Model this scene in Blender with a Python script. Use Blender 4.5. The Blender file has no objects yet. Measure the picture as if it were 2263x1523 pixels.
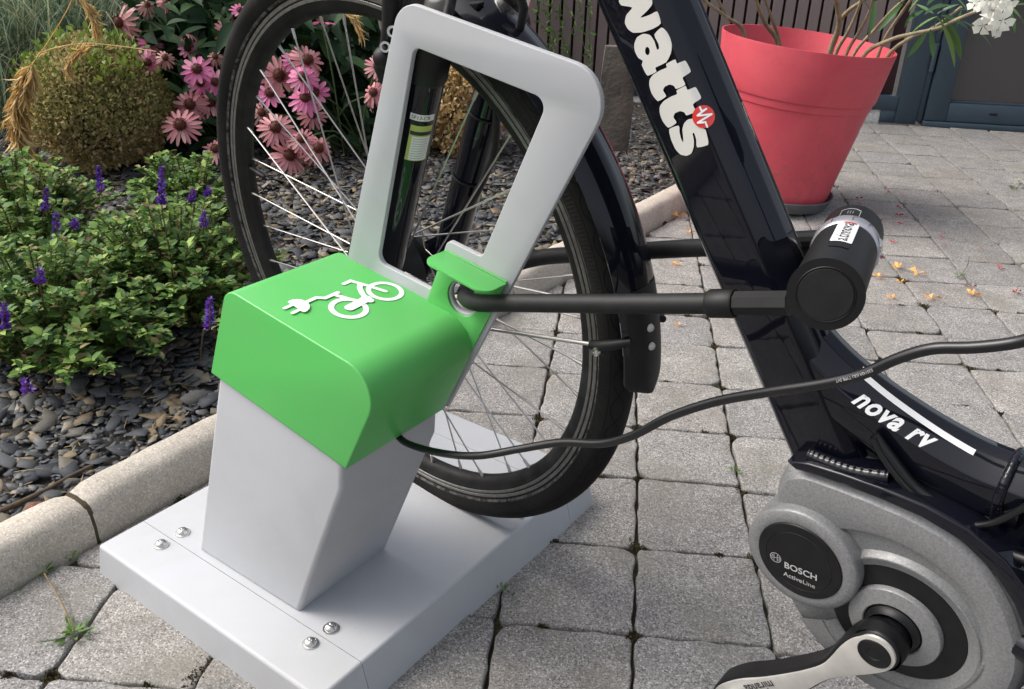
import bpy, bmesh, math, random
import numpy as np
from mathutils import Vector, Matrix
from mathutils.geometry import tessellate_polygon

random.seed(7); RNG = np.random.default_rng(7)
R_ = math.radians
sc = bpy.context.scene
col = sc.collection

# ------------------------------------------------------------------ camera
PW, PH = 2263.0, 1523.0                    # the photograph's pixels
FPX = 1983.86
CAM = Vector((0.93595, -0.43944, 0.80251))
CROT = Matrix.Rotation(0.612359, 3, 'Z') @ Matrix.Rotation(1.109137, 3, 'X') @ Matrix.Rotation(0.036561, 3, 'Z')
cd = bpy.data.cameras.new('camera'); cam = bpy.data.objects.new('camera', cd); col.objects.link(cam)
cam.matrix_world = Matrix.Translation(CAM) @ CROT.to_4x4()
cd.sensor_fit = 'HORIZONTAL'; cd.sensor_width = 36.0; cd.lens = 36.0 * FPX / PW
cd.clip_start = 0.01; cd.clip_end = 200.0
sc.camera = cam
VIEW = Vector((-math.sin(0.612359), math.cos(0.612359), 0)); RIGHT = Vector((VIEW.y, -VIEW.x, 0))

# ------------------------------------------------------------------ light
SUN_EL = R_(50); SUN_AZ = Vector((-0.86, -0.51, 0)).normalized()
wd = bpy.data.worlds.new('World'); sc.world = wd; wd.use_nodes = True
wn = wd.node_tree.nodes; wl = wd.node_tree.links
for n in list(wn): wn.remove(n)
sky = wn.new('ShaderNodeTexSky'); sky.sky_type = 'NISHITA'; sky.sun_disc = False
sky.sun_elevation = SUN_EL; sky.sun_rotation = math.atan2(SUN_AZ.x, SUN_AZ.y)
sky.air_density = 1.0; sky.dust_density = 6.0; sky.ozone_density = 1.0
bg = wn.new('ShaderNodeBackground'); bg.inputs['Strength'].default_value = 0.145
wo = wn.new('ShaderNodeOutputWorld'); hs = wn.new('ShaderNodeHueSaturation'); hs.inputs['Saturation'].default_value = 0.45      # a milky, hazy sky
wl.new(sky.outputs[0], hs.inputs['Color']); wl.new(hs.outputs[0], bg.inputs[0]); wl.new(bg.outputs[0], wo.inputs[0])
sl = bpy.data.lights.new('sun', 'SUN'); sl.energy = 0.85; sl.angle = R_(30); sl.color = (1.0, 0.965, 0.91)
so = bpy.data.objects.new('sun', sl); col.objects.link(so)
sdir = (SUN_AZ * math.cos(SUN_EL) + Vector((0, 0, math.sin(SUN_EL))))
so.rotation_euler = sdir.to_track_quat('Z', 'Y').to_euler(); so.location = (-3, -1, 5)
sc.view_settings.view_transform = 'Standard'; sc.view_settings.look = 'None'
sc.view_settings.exposure = 0.80; sc.view_settings.gamma = 1.0; sc.view_settings.use_curve_mapping = False
sc.cycles.max_bounces = 8; sc.cycles.transparent_max_bounces = 8; sc.cycles.use_denoising = True

# ------------------------------------------------------------------ pixel -> place
def ray(px, py):
    return (CROT @ Vector(((px - PW / 2) / FPX, -(py - PH / 2) / FPX, -1.0)))
def on_plane(px, py, pt, n):
    d = ray(px, py); n = Vector(n); return CAM + d * ((Vector(pt) - CAM).dot(n) / d.dot(n))
def on_y(px, py, y): return on_plane(px, py, (0, y, 0), (0, 1, 0))
def on_z(px, py, z=0.0): return on_plane(px, py, (0, 0, z), (0, 0, 1))
def at_depth(px, py, D): return on_plane(px, py, CAM + VIEW * D, VIEW)

# ------------------------------------------------------------------ materials
def rgb(c): return (c[0], c[1], c[2], 1.0)
class NT:
    def __init__(s, name):
        s.m = bpy.data.materials.new(name); s.m.use_nodes = True
        s.t = s.m.node_tree; s.n = s.t.nodes; s.l = s.t.links
        s.b = s.n['Principled BSDF']; s.out = s.n['Material Output']
        s.co = s.n.new('ShaderNodeTexCoord')
    def tex(s, kind, scale, coord='Object', **kw):
        t = s.n.new('ShaderNodeTex' + kind); t.inputs['Scale'].default_value = scale
        for k, v in kw.items():
            if k in t.inputs: t.inputs[k].default_value = v
            else: setattr(t, k, v)
        s.l.new(s.co.outputs[coord], t.inputs['Vector']); return t
    def ramp(s, fac, stops, interp='LINEAR'):
        r = s.n.new('ShaderNodeValToRGB'); r.color_ramp.interpolation = interp
        e = r.color_ramp.elements
        while len(e) < len(stops): e.new(0.5)
        for i, (p, c) in enumerate(stops):
            e[i].position = p; e[i].color = rgb(c) if hasattr(c, '__len__') else (c, c, c, 1)
        s.l.new(fac, r.inputs[0]); return r.outputs[0]
    def mix(s, fac, a, b, mode='MIX'):
        x = s.n.new('ShaderNodeMix'); x.data_type = 'RGBA'; x.blend_type = mode
        for sock, v in ((x.inputs[0], fac), (x.inputs[6], a), (x.inputs[7], b)):
            if hasattr(v, 'links') or hasattr(v, 'is_linked'): s.l.new(v, sock)
            elif hasattr(v, '__len__'): sock.default_value = rgb(v)
            else: sock.default_value = v
        return x.outputs[2]
    def math(s, op, a, b=0.0):
        x = s.n.new('ShaderNodeMath'); x.operation = op
        for sock, v in ((x.inputs[0], a), (x.inputs[1], b)):
            if hasattr(v, 'is_linked'): s.l.new(v, sock)
            else: sock.default_value = v
        return x.outputs[0]
    def bump(s, h, strength=0.3, dist=0.001, prev=None):
        b = s.n.new('ShaderNodeBump'); b.inputs['Strength'].default_value = strength; b.inputs['Distance'].default_value = dist
        s.l.new(h, b.inputs['Height'])
        if prev is not None: s.l.new(prev, b.inputs['Normal'])
        s.l.new(b.outputs[0], s.b.inputs['Normal']); return b.outputs[0]
    def base(s, v):
        if hasattr(v, 'is_linked'): s.l.new(v, s.b.inputs['Base Color'])
        else: s.b.inputs['Base Color'].default_value = rgb(v)
    def set(s, **kw):
        for k, v in kw.items(): s.b.inputs[k.replace('_', ' ')].default_value = v
        return s
    def rnd(s, island=False):
        if island:
            g = s.n.new('ShaderNodeNewGeometry'); return g.outputs['Random Per Island']
        o = s.n.new('ShaderNodeObjectInfo'); return o.outputs['Random']

def plain(name, c, rough=0.5, metal=0.0, coat=0.0, spec=0.5, var=0.0, vscale=40.0, bump=0.0, bscale=600.0, bdist=0.0005, crough=0.05, rvar=0.0):
    t = NT(name); t.set(Roughness=rough, Metallic=metal); t.b.inputs['Coat Weight'].default_value = coat
    t.b.inputs['Coat Roughness'].default_value = crough; t.b.inputs['Specular IOR Level'].default_value = spec
    if var > 0:
        nz = t.tex('Noise', vscale, Detail=5.0, Roughness=0.6)
        f = t.ramp(nz.outputs[0], [(0.3, 0.0), (0.7, 1.0)])
        t.base(t.mix(f, [x * (1 - var) for x in c], [min(1, x * (1 + var)) for x in c]))
    else: t.base(c)
    if rvar > 0:
        nz = t.tex('Noise', vscale * 0.7, Detail=6.0)
        t.l.new(t.ramp(nz.outputs[0], [(0.3, max(0, rough - rvar)), (0.7, min(1, rough + rvar))]), t.b.inputs['Roughness'])
    if bump > 0: t.bump(t.tex('Noise', bscale, Detail=3.0).outputs[0], bump, bdist)
    return t.m

def stone_mat(name, lo, hi, flecks, fscale, obj_random=True, bump=0.6, coarse=18.0, stain=None):
    t = NT(name); t.set(Roughness=0.88); t.b.inputs['Specular IOR Level'].default_value = 0.25
    big = t.tex('Noise', coarse, Detail=6.0, Roughness=0.65)
    f = t.ramp(big.outputs[0], [(0.28, 0.0), (0.72, 1.0)])
    c = t.mix(f, lo, hi)
    if obj_random:
        r = t.rnd()
        c = t.mix(0.75, c, t.ramp(r, [(0.0, (0.78, 0.78, 0.79)), (0.3, (1.0, 0.96, 0.93)), (0.6, (1.10, 1.08, 1.05)), (0.8, (0.9, 0.9, 0.92)), (1.0, (1.02, 0.99, 0.96))]), 'MULTIPLY')
    v = t.tex('Voronoi', fscale); v.feature = 'F1'
    sep = t.n.new('ShaderNodeSeparateColor'); t.l.new(v.outputs['Color'], sep.inputs[0])
    g = t.ramp(sep.outputs[0], [(0.0, 0.0), (0.25, 0.35), (0.55, 0.5), (0.84, 0.62), (0.93, 1.0)], 'LINEAR')
    c = t.mix(flecks, c, t.mix(0.5, c, g, 'OVERLAY'))
    c2 = t.mix(flecks, c, g, 'SOFT_LIGHT')
    n2 = t.tex('Noise', fscale * 0.45, Detail=4.0, Roughness=0.75)
    c3 = t.mix(0.75, c2, t.ramp(n2.outputs[0], [(0.30, (0.62, 0.62, 0.62)), (0.44, (0.96, 0.96, 0.96)), (0.62, (1.0, 1.0, 1.0)), (0.72, (1.28, 1.26, 1.2))]), 'MULTIPLY')
    if stain:
        sn = t.tex('Noise', 7.0, Detail=5.0); c3 = t.mix(t.ramp(sn.outputs[0], [(0.50, 0.0), (0.72, 0.65)]), c3, stain)
    t.base(c3)
    h = t.math('ADD', t.math('MULTIPLY', n2.outputs[0], 0.8), t.math('MULTIPLY', sep.outputs[0], 0.35))
    n1 = t.bump(h, bump, 0.0016)
    return t.m

def random_mat(name, stops, rough=0.6, island=True, trans=0.0, bump=0.0, bscale=200.0, coat=0.0, noise=0.0, spec=0.35):
    t = NT(name); t.set(Roughness=rough); t.b.inputs['Specular IOR Level'].default_value = spec; t.b.inputs['Coat Weight'].default_value = coat
    c = t.ramp(t.rnd(island), stops)
    if noise > 0:
        nz = t.tex('Noise', bscale * 0.4, Detail=4.0)
        c = t.mix(noise, c, t.ramp(nz.outputs[0], [(0.3, (0.45, 0.45, 0.45)), (0.7, (1.35, 1.35, 1.35))]), 'MULTIPLY')
    t.base(c)
    if bump > 0: t.bump(t.tex('Noise', bscale, Detail=5.0, Roughness=0.7).outputs[0], bump, 0.002)
    if trans > 0:
        tr = t.n.new('ShaderNodeBsdfTranslucent'); t.l.new(c, tr.inputs[0])
        mx = t.n.new('ShaderNodeMixShader'); mx.inputs[0].default_value = trans
        t.l.new(t.b.outputs[0], mx.inputs[1]); t.l.new(tr.outputs[0], mx.inputs[2]); t.l.new(mx.outputs[0], t.out.inputs[0])
    return t.m

M = {}
M['paver'] = stone_mat('tumbled_concrete_paver', (0.215, 0.208, 0.199), (0.315, 0.304, 0.290), 0.55, 560.0, stain=(0.185, 0.172, 0.145))
M['kerb'] = stone_mat('beige_concrete_kerb', (0.42, 0.385, 0.33), (0.53, 0.49, 0.425), 0.25, 480.0, bump=0.4, stain=(0.33, 0.30, 0.25))
M['plinth'] = stone_mat('pale_concrete', (0.46, 0.45, 0.43), (0.62, 0.61, 0.58), 0.3, 250.0, obj_random=False, coarse=9.0)
def joint_mat():
    t = NT('joint_soil_and_moss'); t.set(Roughness=0.95)
    n1 = t.tex('Noise', 9.0, Detail=7.0, Roughness=0.7); n2 = t.tex('Noise', 240.0, Detail=4.0, Roughness=0.8)
    c = t.ramp(n1.outputs[0], [(0.36, (0.085, 0.058, 0.036)), (0.48, (0.06, 0.05, 0.026)), (0.58, (0.075, 0.078, 0.026)), (0.7, (0.13, 0.11, 0.075))])
    c = t.mix(0.9, c, t.ramp(n2.outputs[0], [(0.3, (0.35, 0.35, 0.35)), (0.7, (1.6, 1.5, 1.4))]), 'MULTIPLY')
    t.base(c); t.bump(n2.outputs[0], 1.0, 0.004); return t.m
M['joint'] = joint_mat()
M['soil'] = plain('dark_soil', (0.035, 0.030, 0.026), 0.95, var=0.5, vscale=60, bump=0.8, bscale=180, bdist=0.006)
SLATE = [(0.0, (0.030, 0.034, 0.040)), (0.28, (0.055, 0.060, 0.068)), (0.5, (0.085, 0.088, 0.092)), (0.70, (0.125, 0.125, 0.122)), (0.84, (0.13, 0.115, 0.085)), (0.93, (0.20, 0.145, 0.08)), (1.0, (0.30, 0.27, 0.22))]
M['slate'] = random_mat('slate_chip', SLATE, 0.62, False, bump=0.35, bscale=220, noise=0.5)
M['slate_many'] = random_mat('slate_chips', SLATE, 0.62, True, bump=0.35, bscale=220, noise=0.5)
M['slab'] = plain('rough_standing_slate', (0.085, 0.080, 0.066), 0.85, var=0.55, vscale=9, bump=0.8, bscale=70, bdist=0.006)
M['straw'] = random_mat('dry_straw', [(0, (0.16, 0.11, 0.06)), (0.6, (0.30, 0.21, 0.11)), (1, (0.45, 0.36, 0.22))], 0.8)
def coated(name, c, rough, spec, dirt, amount):
    t = NT(name); t.b.inputs['Specular IOR Level'].default_value = spec
    big = t.tex('Noise', 5.0, Detail=6.0, Roughness=0.65, Distortion=0.6); fine = t.tex('Noise', 70.0, Detail=5.0, Roughness=0.7); grit = t.tex('Noise', 1500.0, Detail=2.0)
    cc = t.mix(t.ramp(big.outputs[0], [(0.38, 0.0), (0.70, amount)]), c, dirt)                     # faint dusty film
    cc = t.mix(t.ramp(fine.outputs[0], [(0.66, 0.0), (0.76, amount * 1.6)]), cc, dirt)            # specks and scuffs
    t.base(cc); t.l.new(t.ramp(big.outputs[0], [(0.3, rough - 0.05), (0.7, rough + 0.10)]), t.b.inputs['Roughness']); t.bump(grit.outputs[0], 0.12, 0.0002); return t.m
M['grey'] = coated('grey_powder_coat', (0.43, 0.443, 0.465), 0.48, 0.42, (0.30, 0.285, 0.26), 0.30)
M['green'] = coated('green_powder_coat', (0.088, 0.44, 0.098), 0.34, 0.5, (0.16, 0.33, 0.13), 0.30)
M['white'] = plain('white_print', (0.82, 0.82, 0.82), 0.5)
M['steel'] = plain('stainless_steel', (0.62, 0.61, 0.58), 0.24, metal=1.0, var=0.1, vscale=400)
M['spoke'] = plain('spoke_steel', (0.52, 0.50, 0.47), 0.30, metal=0.9)
M['paint'] = plain('black_gloss_paint', (0.0030, 0.0034, 0.0075), 0.45, coat=1.0, crough=0.03, bump=0.03, bscale=70, bdist=0.0006, spec=0.05)
M['paint'].node_tree.nodes['Principled BSDF'].inputs['Coat IOR'].default_value = 1.42
M['matt'] = plain('black_plastic', (0.006, 0.006, 0.0065), 0.5, spec=0.32, var=0.3, vscale=60, bump=0.15, bscale=1600, bdist=0.0002)
M['rubber'] = plain('black_rubber_sleeve', (0.010, 0.010, 0.0105), 0.55, spec=0.35, var=0.3, vscale=80, bump=0.2, bscale=900, bdist=0.0003)
M['cable'] = plain('cable_sheath', (0.005, 0.005, 0.006), 0.33, var=0.2, vscale=50, spec=0.5)
M['rimdark'] = plain('black_anodised_rim', (0.009, 0.0088, 0.0085), 0.55, spec=0.25, metal=0.0, var=0.6, vscale=50, rvar=0.15)
M['rimtrack'] = plain('worn_brake_track', (0.20, 0.195, 0.18), 0.42, metal=0.7, var=0.25, vscale=120)
M['motor'] = plain('grey_motor_housing', (0.218, 0.220, 0.222), 0.44, metal=0.25, var=0.24, vscale=520, rvar=0.10, bump=0.35, bscale=1400, bdist=0.0003)
M['motordark'] = plain('black_motor_cover', (0.005, 0.005, 0.006), 0.45, spec=0.35, var=0.5, vscale=70, bump=0.12, bscale=1500, bdist=0.0002)
M['alloy'] = plain('brushed_crank_alloy', (0.60, 0.585, 0.55), 0.36, metal=0.5, var=0.12, vscale=35, rvar=0.12)
M['print'] = plain('pale_print', (0.62, 0.61, 0.57), 0.45, spec=0.3)
M['printgrey'] = plain('grey_print', (0.42, 0.42, 0.42), 0.5)
M['red'] = plain('red_emblem', (0.62, 0.035, 0.03), 0.35, coat=0.5)
M['silver'] = plain('silver_plastic_ring', (0.50, 0.49, 0.52), 0.32, metal=0.6)
M['sticker'] = plain('white_sticker', (0.80, 0.79, 0.78), 0.4)
M['yellow'] = plain('yellow_sticker', (0.48, 0.54, 0.14), 0.45)
M['ink'] = plain('black_ink', (0.02, 0.02, 0.02), 0.5)
def pot_mat():
    t = NT('red_plastic_pot'); t.b.inputs['Specular IOR Level'].default_value = 0.4
    n1 = t.tex('Noise', 4.0, Detail=6.0, Roughness=0.65, Distortion=0.8); n2 = t.tex('Noise', 55.0, Detail=5.0, Roughness=0.75); n3 = t.tex('Noise', 160.0, Detail=3.0)
    c = t.mix(t.ramp(n1.outputs[0], [(0.32, 0.0), (0.72, 1.0)]), (0.50, 0.056, 0.082), (0.63, 0.090, 0.115))
    sx = t.n.new('ShaderNodeSeparateXYZ'); t.l.new(t.co.outputs['Object'], sx.inputs[0])
    low = t.ramp(sx.outputs[2], [(0.02, 1.0), (0.18, 0.45), (0.40, 0.22)])                          # soil splashes, thicker near the ground
    c = t.mix(t.math('MULTIPLY', t.ramp(n2.outputs[0], [(0.52, 0.0), (0.68, 0.9)]), low), c, (0.20, 0.10, 0.075))
    t.base(c); t.l.new(t.ramp(n1.outputs[0], [(0.3, 0.45), (0.7, 0.62)]), t.b.inputs['Roughness']); t.bump(n3.outputs[0], 0.15, 0.0008); return t.m
M['pot'] = pot_mat()
M['saucer'] = plain('grey_plastic_saucer', (0.10, 0.105, 0.11), 0.55, var=0.25, vscale=12)
M['slat'] = plain('taupe_painted_slat', (0.165, 0.125, 0.122), 0.55, var=0.10, vscale=6, bump=0.2, bscale=60, bdist=0.001)
M['gap'] = plain('dark_red_backing', (0.030, 0.010, 0.011), 0.8)
M['anthracite'] = plain('anthracite_blue_metal', (0.030, 0.050, 0.070), 0.38, var=0.08, vscale=9, spec=0.5)
def glass_mat():
    t = NT('dark_window_glass'); t.base((0.045, 0.043, 0.042)); t.set(Roughness=0.12); t.b.inputs['Specular IOR Level'].default_value = 0.7
    w = t.tex('Noise', 6.0, Detail=4.0, Distortion=2.0); t.bump(w.outputs[0], 0.05, 0.01); return t.m
M['glass'] = glass_mat()
def tyre_mat():
    t = NT('tyre_rubber'); t.set(Roughness=0.78); t.b.inputs['Specular IOR Level'].default_value = 0.16
    uv = t.n.new('ShaderNodeUVMap'); uv.uv_map = 'uv'; sp = t.n.new('ShaderNodeSeparateXYZ'); t.l.new(uv.outputs[0], sp.inputs[0])
    u, v = sp.outputs[0], sp.outputs[1]                       # u: 0..1 round the wheel, v: 0..1 bead to bead
    side = t.math('ABSOLUTE', t.math('SUBTRACT', v, 0.5))      # 0 at the crown, .5 at the bead
    def groove(freq, amp, mid, wid, ph=0.0):
        s = t.math('SINE', t.math('ADD', t.math('MULTIPLY', u, freq * 2 * math.pi), ph))
        d = t.math('ABSOLUTE', t.math('SUBTRACT', side, t.math('ADD', t.math('MULTIPLY', s, amp), mid)))
        return t.math('LESS_THAN', d, wid)
    g = t.math('MAXIMUM', groove(30, 0.065, 0.13, 0.008), groove(30, 0.065, 0.13, 0.008, math.pi))
    g = t.math('MAXIMUM', g, t.math('LESS_THAN', t.math('ABSOLUTE', t.math('SUBTRACT', side, 0.225)), 0.005))
    ribs = t.math('MULTIPLY', t.math('SINE', t.math('MULTIPLY', u, 520 * 2 * math.pi)),
                  t.math('LESS_THAN', t.math('ABSOLUTE', t.math('SUBTRACT', side, 0.30)), 0.05))
    nz = t.tex('Noise', 90.0, Detail=6.0, Roughness=0.7); dust = t.tex('Noise', 14.0, Detail=4.0)
    c = t.mix(t.ramp(dust.outputs[0], [(0.35, 0.0), (0.75, 1.0)]), (0.007, 0.007, 0.007), (0.018, 0.0175, 0.0165))
    scuff = t.math('MULTIPLY', t.math('LESS_THAN', t.math('ABSOLUTE', t.math('SUBTRACT', side, 0.405)), 0.016), t.ramp(nz.outputs[0], [(0.4, 0.0), (0.6, 1.0)]))
    c = t.mix(scuff, c, (0.13, 0.125, 0.12)); c = t.mix(t.math('MULTIPLY', g, 0.8), c, (0.004, 0.004, 0.004)); t.base(c)  # shade of the tread grooves is darkened into the rubber colour
    h = t.math('ADD', t.math('MULTIPLY', g, -1.0), t.math('ADD', t.math('MULTIPLY', ribs, 0.09), t.math('MULTIPLY', nz.outputs[0], 0.4)))
    t.bump(h, 0.9, 0.0016); return t.m
M['tyre'] = tyre_mat()
# plants
M['salvia'] = random_mat('salvia_leaf', [(0, (0.055, 0.115, 0.035)), (0.42, (0.11, 0.215, 0.052)), (0.72, (0.20, 0.33, 0.075)), (0.88, (0.33, 0.46, 0.11)), (0.95, (0.30, 0.25, 0.11)), (1, (0.20, 0.13, 0.07))], 0.55, trans=0.28, spec=0.3)
M['salviastem'] = random_mat('salvia_stem', [(0, (0.09, 0.055, 0.035)), (0.6, (0.13, 0.10, 0.055)), (1, (0.16, 0.16, 0.06))], 0.7)
M['purple'] = random_mat('salvia_floret', [(0, (0.075, 0.028, 0.28)), (0.6, (0.15, 0.05, 0.45)), (1, (0.24, 0.08, 0.38))], 0.5, trans=0.2)
M['boxdead'] = random_mat('dried_box_leaf', [(0, (0.16, 0.135, 0.06)), (0.35, (0.32, 0.27, 0.11)), (0.6, (0.43, 0.36, 0.16)), (0.85, (0.56, 0.46, 0.25)), (1, (0.68, 0.56, 0.37))], 0.6, trans=0.42)
M['boxolive'] = random_mat('olive_box_leaf', [(0, (0.17, 0.18, 0.055)), (0.5, (0.33, 0.33, 0.11)), (1, (0.46, 0.43, 0.17))], 0.55, trans=0.42)
M['boxgreen'] = random_mat('green_box_shoot', [(0, (0.09, 0.17, 0.025)), (0.6, (0.19, 0.28, 0.045)), (1, (0.28, 0.36, 0.07))], 0.5, trans=0.3)
M['boxgold'] = random_mat('golden_dead_leaf', [(0, (0.20, 0.12, 0.04)), (0.4, (0.42, 0.28, 0.11)), (0.8, (0.62, 0.46, 0.22)), (1, (0.76, 0.62, 0.38))], 0.6, trans=0.2)
M['bark'] = plain('twig_bark', (0.085, 0.062, 0.042), 0.9, var=0.4, vscale=60, bump=0.6, bscale=300, bdist=0.001)
M['grass'] = random_mat('blue_green_blade', [(0, (0.07, 0.12, 0.07)), (0.5, (0.18, 0.26, 0.17)), (0.8, (0.29, 0.36, 0.24)), (1, (0.50, 0.44, 0.24))], 0.45, trans=0.45)
M['plume'] = random_mat('dry_plume', [(0, (0.55, 0.34, 0.11)), (0.5, (0.74, 0.52, 0.21)), (1, (0.86, 0.70, 0.40))], 0.6, trans=0.45)
M['cfleaf'] = random_mat('coneflower_leaf', [(0, (0.012, 0.034, 0.014)), (0.6, (0.021, 0.054, 0.021)), (1, (0.045, 0.092, 0.034))], 0.62, island=False, trans=0.15, spec=0.2)
M['cfleafm'] = random_mat('coneflower_leaves', [(0, (0.012, 0.034, 0.015)), (0.6, (0.028, 0.068, 0.028)), (1, (0.06, 0.115, 0.04))], 0.5, island=True, trans=0.2)
M['petalpink'] = random_mat('pink_petal', [(0, (0.60, 0.14, 0.31)), (0.6, (0.76, 0.23, 0.42)), (1, (0.82, 0.36, 0.49))], 0.5, trans=0.3)
M['petalpale'] = random_mat('faded_petal', [(0, (0.50, 0.17, 0.20)), (0.6, (0.66, 0.29, 0.31)), (1, (0.76, 0.42, 0.40))], 0.55, trans=0.3)
M['petalbrown'] = random_mat('withering_petal', [(0, (0.32, 0.13, 0.13)), (0.6, (0.46, 0.25, 0.22)), (1, (0.56, 0.36, 0.30))], 0.6, trans=0.25)
M['cone'] = random_mat('brown_cone', [(0, (0.035, 0.008, 0.006)), (0.6, (0.085, 0.018, 0.009)), (1, (0.20, 0.065, 0.015))], 0.6)
M['stemgreen'] = plain('green_stem', (0.075, 0.115, 0.04), 0.6, var=0.3, vscale=30)
M['oleander'] = random_mat('oleander_leaf', [(0, (0.035, 0.085, 0.028)), (0.6, (0.065, 0.15, 0.042)), (1, (0.13, 0.24, 0.06))], 0.4, island=False, trans=0.22, spec=0.45)
M['oleanderstem'] = plain('oleander_stem', (0.25, 0.21, 0.13), 0.75, var=0.35, vscale=40, bump=0.4, bscale=200, bdist=0.001)
M['whiteflower'] = random_mat('white_petal', [(0, (0.72, 0.72, 0.60)), (1, (0.85, 0.85, 0.80))], 0.5, trans=0.3)
M['weed'] = random_mat('weed_leaf', [(0, (0.05, 0.11, 0.025)), (1, (0.14, 0.24, 0.05))], 0.5, trans=0.25)
M['orange'] = random_mat('orange_fallen_petal', [(0, (0.70, 0.26, 0.05)), (1, (0.85, 0.46, 0.13))], 0.6, trans=0.2)
M['redpetal'] = random_mat('dark_red_fallen_petal', [(0, (0.20, 0.015, 0.02)), (1, (0.48, 0.04, 0.06))], 0.6, trans=0.15)
M['lava'] = plain('red_lava_stone', (0.15, 0.045, 0.032), 0.95, var=0.5, vscale=120, bump=1.0, bscale=160, bdist=0.004)

# ------------------------------------------------------------------ building blocks
WORLD = {}                                  # object -> its world matrix
def put(name, mesh, parent=None, mat=None, Mx=None, **props):
    o = bpy.data.objects.new(name, mesh); col.objects.link(o)
    Mx = Mx or Matrix.Identity(4)
    if mesh is not None and mat is not None and len(mesh.materials) == 0: mesh.materials.append(M[mat])
    if parent is not None:
        o.parent = parent; o.matrix_parent_inverse = WORLD[parent].inverted()
    o.matrix_basis = Mx; WORLD[o] = Mx
    for k, v in props.items(): o[k] = v
    return o
def thing(name, loc, label, cat, group=None):
    o = put(name, None, Mx=Matrix.Translation(Vector(loc)), label=label, category=cat)
    o.empty_display_size = 0.05
    if group: o['group'] = group
    return o
def clone(o, parent, Mx):
    c = o.copy(); col.objects.link(c); c.parent = parent
    c.matrix_parent_inverse = WORLD[parent].inverted() if parent else Matrix.Identity(4)
    c.matrix_basis = Mx; WORLD[c] = Mx; return c

class MB:
    def __init__(s): s.v = []; s.f = []; s.uv = None
    def add(s, verts, faces):
        k = len(s.v); s.v += [tuple(p) for p in verts]; s.f += [tuple(i + k for i in f) for f in faces]; return k
    def tube(s, path, r, seg=10, cap=True):
        P = [Vector(p) for p in path]; n = len(P)
        rr = r if hasattr(r, '__len__') else [r] * n
        T = [(P[min(i + 1, n - 1)] - P[max(i - 1, 0)]).normalized() for i in range(n)]
        a = T[0].orthogonal().normalized(); k = len(s.v)
        for i in range(n):
            a = (a - T[i] * a.dot(T[i])).normalized(); b = T[i].cross(a)
            for j in range(seg):
                t = 2 * math.pi * j / seg; s.v.append(tuple(P[i] + (a * math.cos(t) + b * math.sin(t)) * rr[i]))
        for i in range(n - 1):
            for j in range(seg):
                j2 = (j + 1) % seg; s.f.append((k + i * seg + j, k + i * seg + j2, k + (i + 1) * seg + j2, k + (i + 1) * seg + j))
        if cap:
            s.f.append(tuple(k + j for j in reversed(range(seg)))); s.f.append(tuple(k + (n - 1) * seg + j for j in range(seg)))
        return s
    def sweep(s, path, frames, section, cap=True):       # section: 2D points; frames: (A, B) for each path point; section may be a function of i
        n = len(path); k = len(s.v); m = None
        for i in range(n):
            S = section(i) if callable(section) else section; m = len(S)
            A, Bv = frames[i]
            for (x, y) in S: s.v.append(tuple(Vector(path[i]) + A * x + Bv * y))
        for i in range(n - 1):
            for j in range(m):
                j2 = (j + 1) % m; s.f.append((k + i * m + j, k + i * m + j2, k + (i + 1) * m + j2, k + (i + 1) * m + j))
        if cap: s.f.append(tuple(k + j for j in range(m))); s.f.append(tuple(k + (n - 1) * m + j for j in range(m)))
        return s
    def box(s, fn, a, b):                                  # fn maps local xyz to world
        c = [(x, y, z) for x in (a[0], b[0]) for y in (a[1], b[1]) for z in (a[2], b[2])]
        s.add([fn(*p) for p in c], [(0, 1, 3, 2), (4, 6, 7, 5), (0, 4, 5, 1), (2, 3, 7, 6), (0, 2, 6, 4), (1, 5, 7, 3)]); return s
    def ball(s, c, r, seg=10, rings=6, jit=0.0):
        c = Vector(c); rv = r if hasattr(r, '__len__') else (r, r, r); V = [(0, 0, 1)]
        for i in range(1, rings):
            for j in range(seg):
                t, p = math.pi * i / rings, 2 * math.pi * j / seg
                V.append((math.sin(t) * math.cos(p), math.sin(t) * math.sin(p), math.cos(t)))
        V.append((0, 0, -1)); F = [(0, 1 + j, 1 + (j + 1) % seg) for j in range(seg)]
        for i in range(rings - 2):
            for j in range(seg):
                a, b = 1 + i * seg + j, 1 + i * seg + (j + 1) % seg; F.append((a, a + seg, b + seg, b))
        e = len(V) - 1; F += [(e, e - seg + (j + 1) % seg, e - seg + j) for j in range(seg)]
        s.add([c + Vector((x * rv[0], y * rv[1], z * rv[2])) * (1 + random.uniform(-jit, jit)) for x, y, z in V], F); return s
    def mesh(s, name, smooth=None, bevel=0.0, bseg=2, bang=30, fix=True):
        me = bpy.data.meshes.new(name); me.from_pydata(s.v, [], s.f)
        if fix or bevel > 0:
            bm = bmesh.new(); bm.from_mesh(me)
            if bevel > 0:
                bmesh.ops.remove_doubles(bm, verts=bm.verts, dist=1e-6)
                bmesh.ops.recalc_face_normals(bm, faces=bm.faces)
                ed = [e for e in bm.edges if len(e.link_faces) == 2 and e.calc_face_angle(0) > R_(bang)]
                bmesh.ops.bevel(bm, geom=ed, offset=bevel, segments=bseg, profile=0.5, affect='EDGES', clamp_overlap=True)
            if fix: bmesh.ops.recalc_face_normals(bm, faces=bm.faces)
            bm.to_mesh(me); bm.free()
        if smooth:
            me.shade_smooth(); me.set_sharp_from_angle(angle=R_(smooth))
        return me
    def build(s, name, mat, parent=None, smooth=35, bevel=0.0, bseg=2, bang=30, fix=True, **props):
        return put(name, s.mesh(name, smooth, bevel, bseg, bang, fix), parent, mat, **props)

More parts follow.
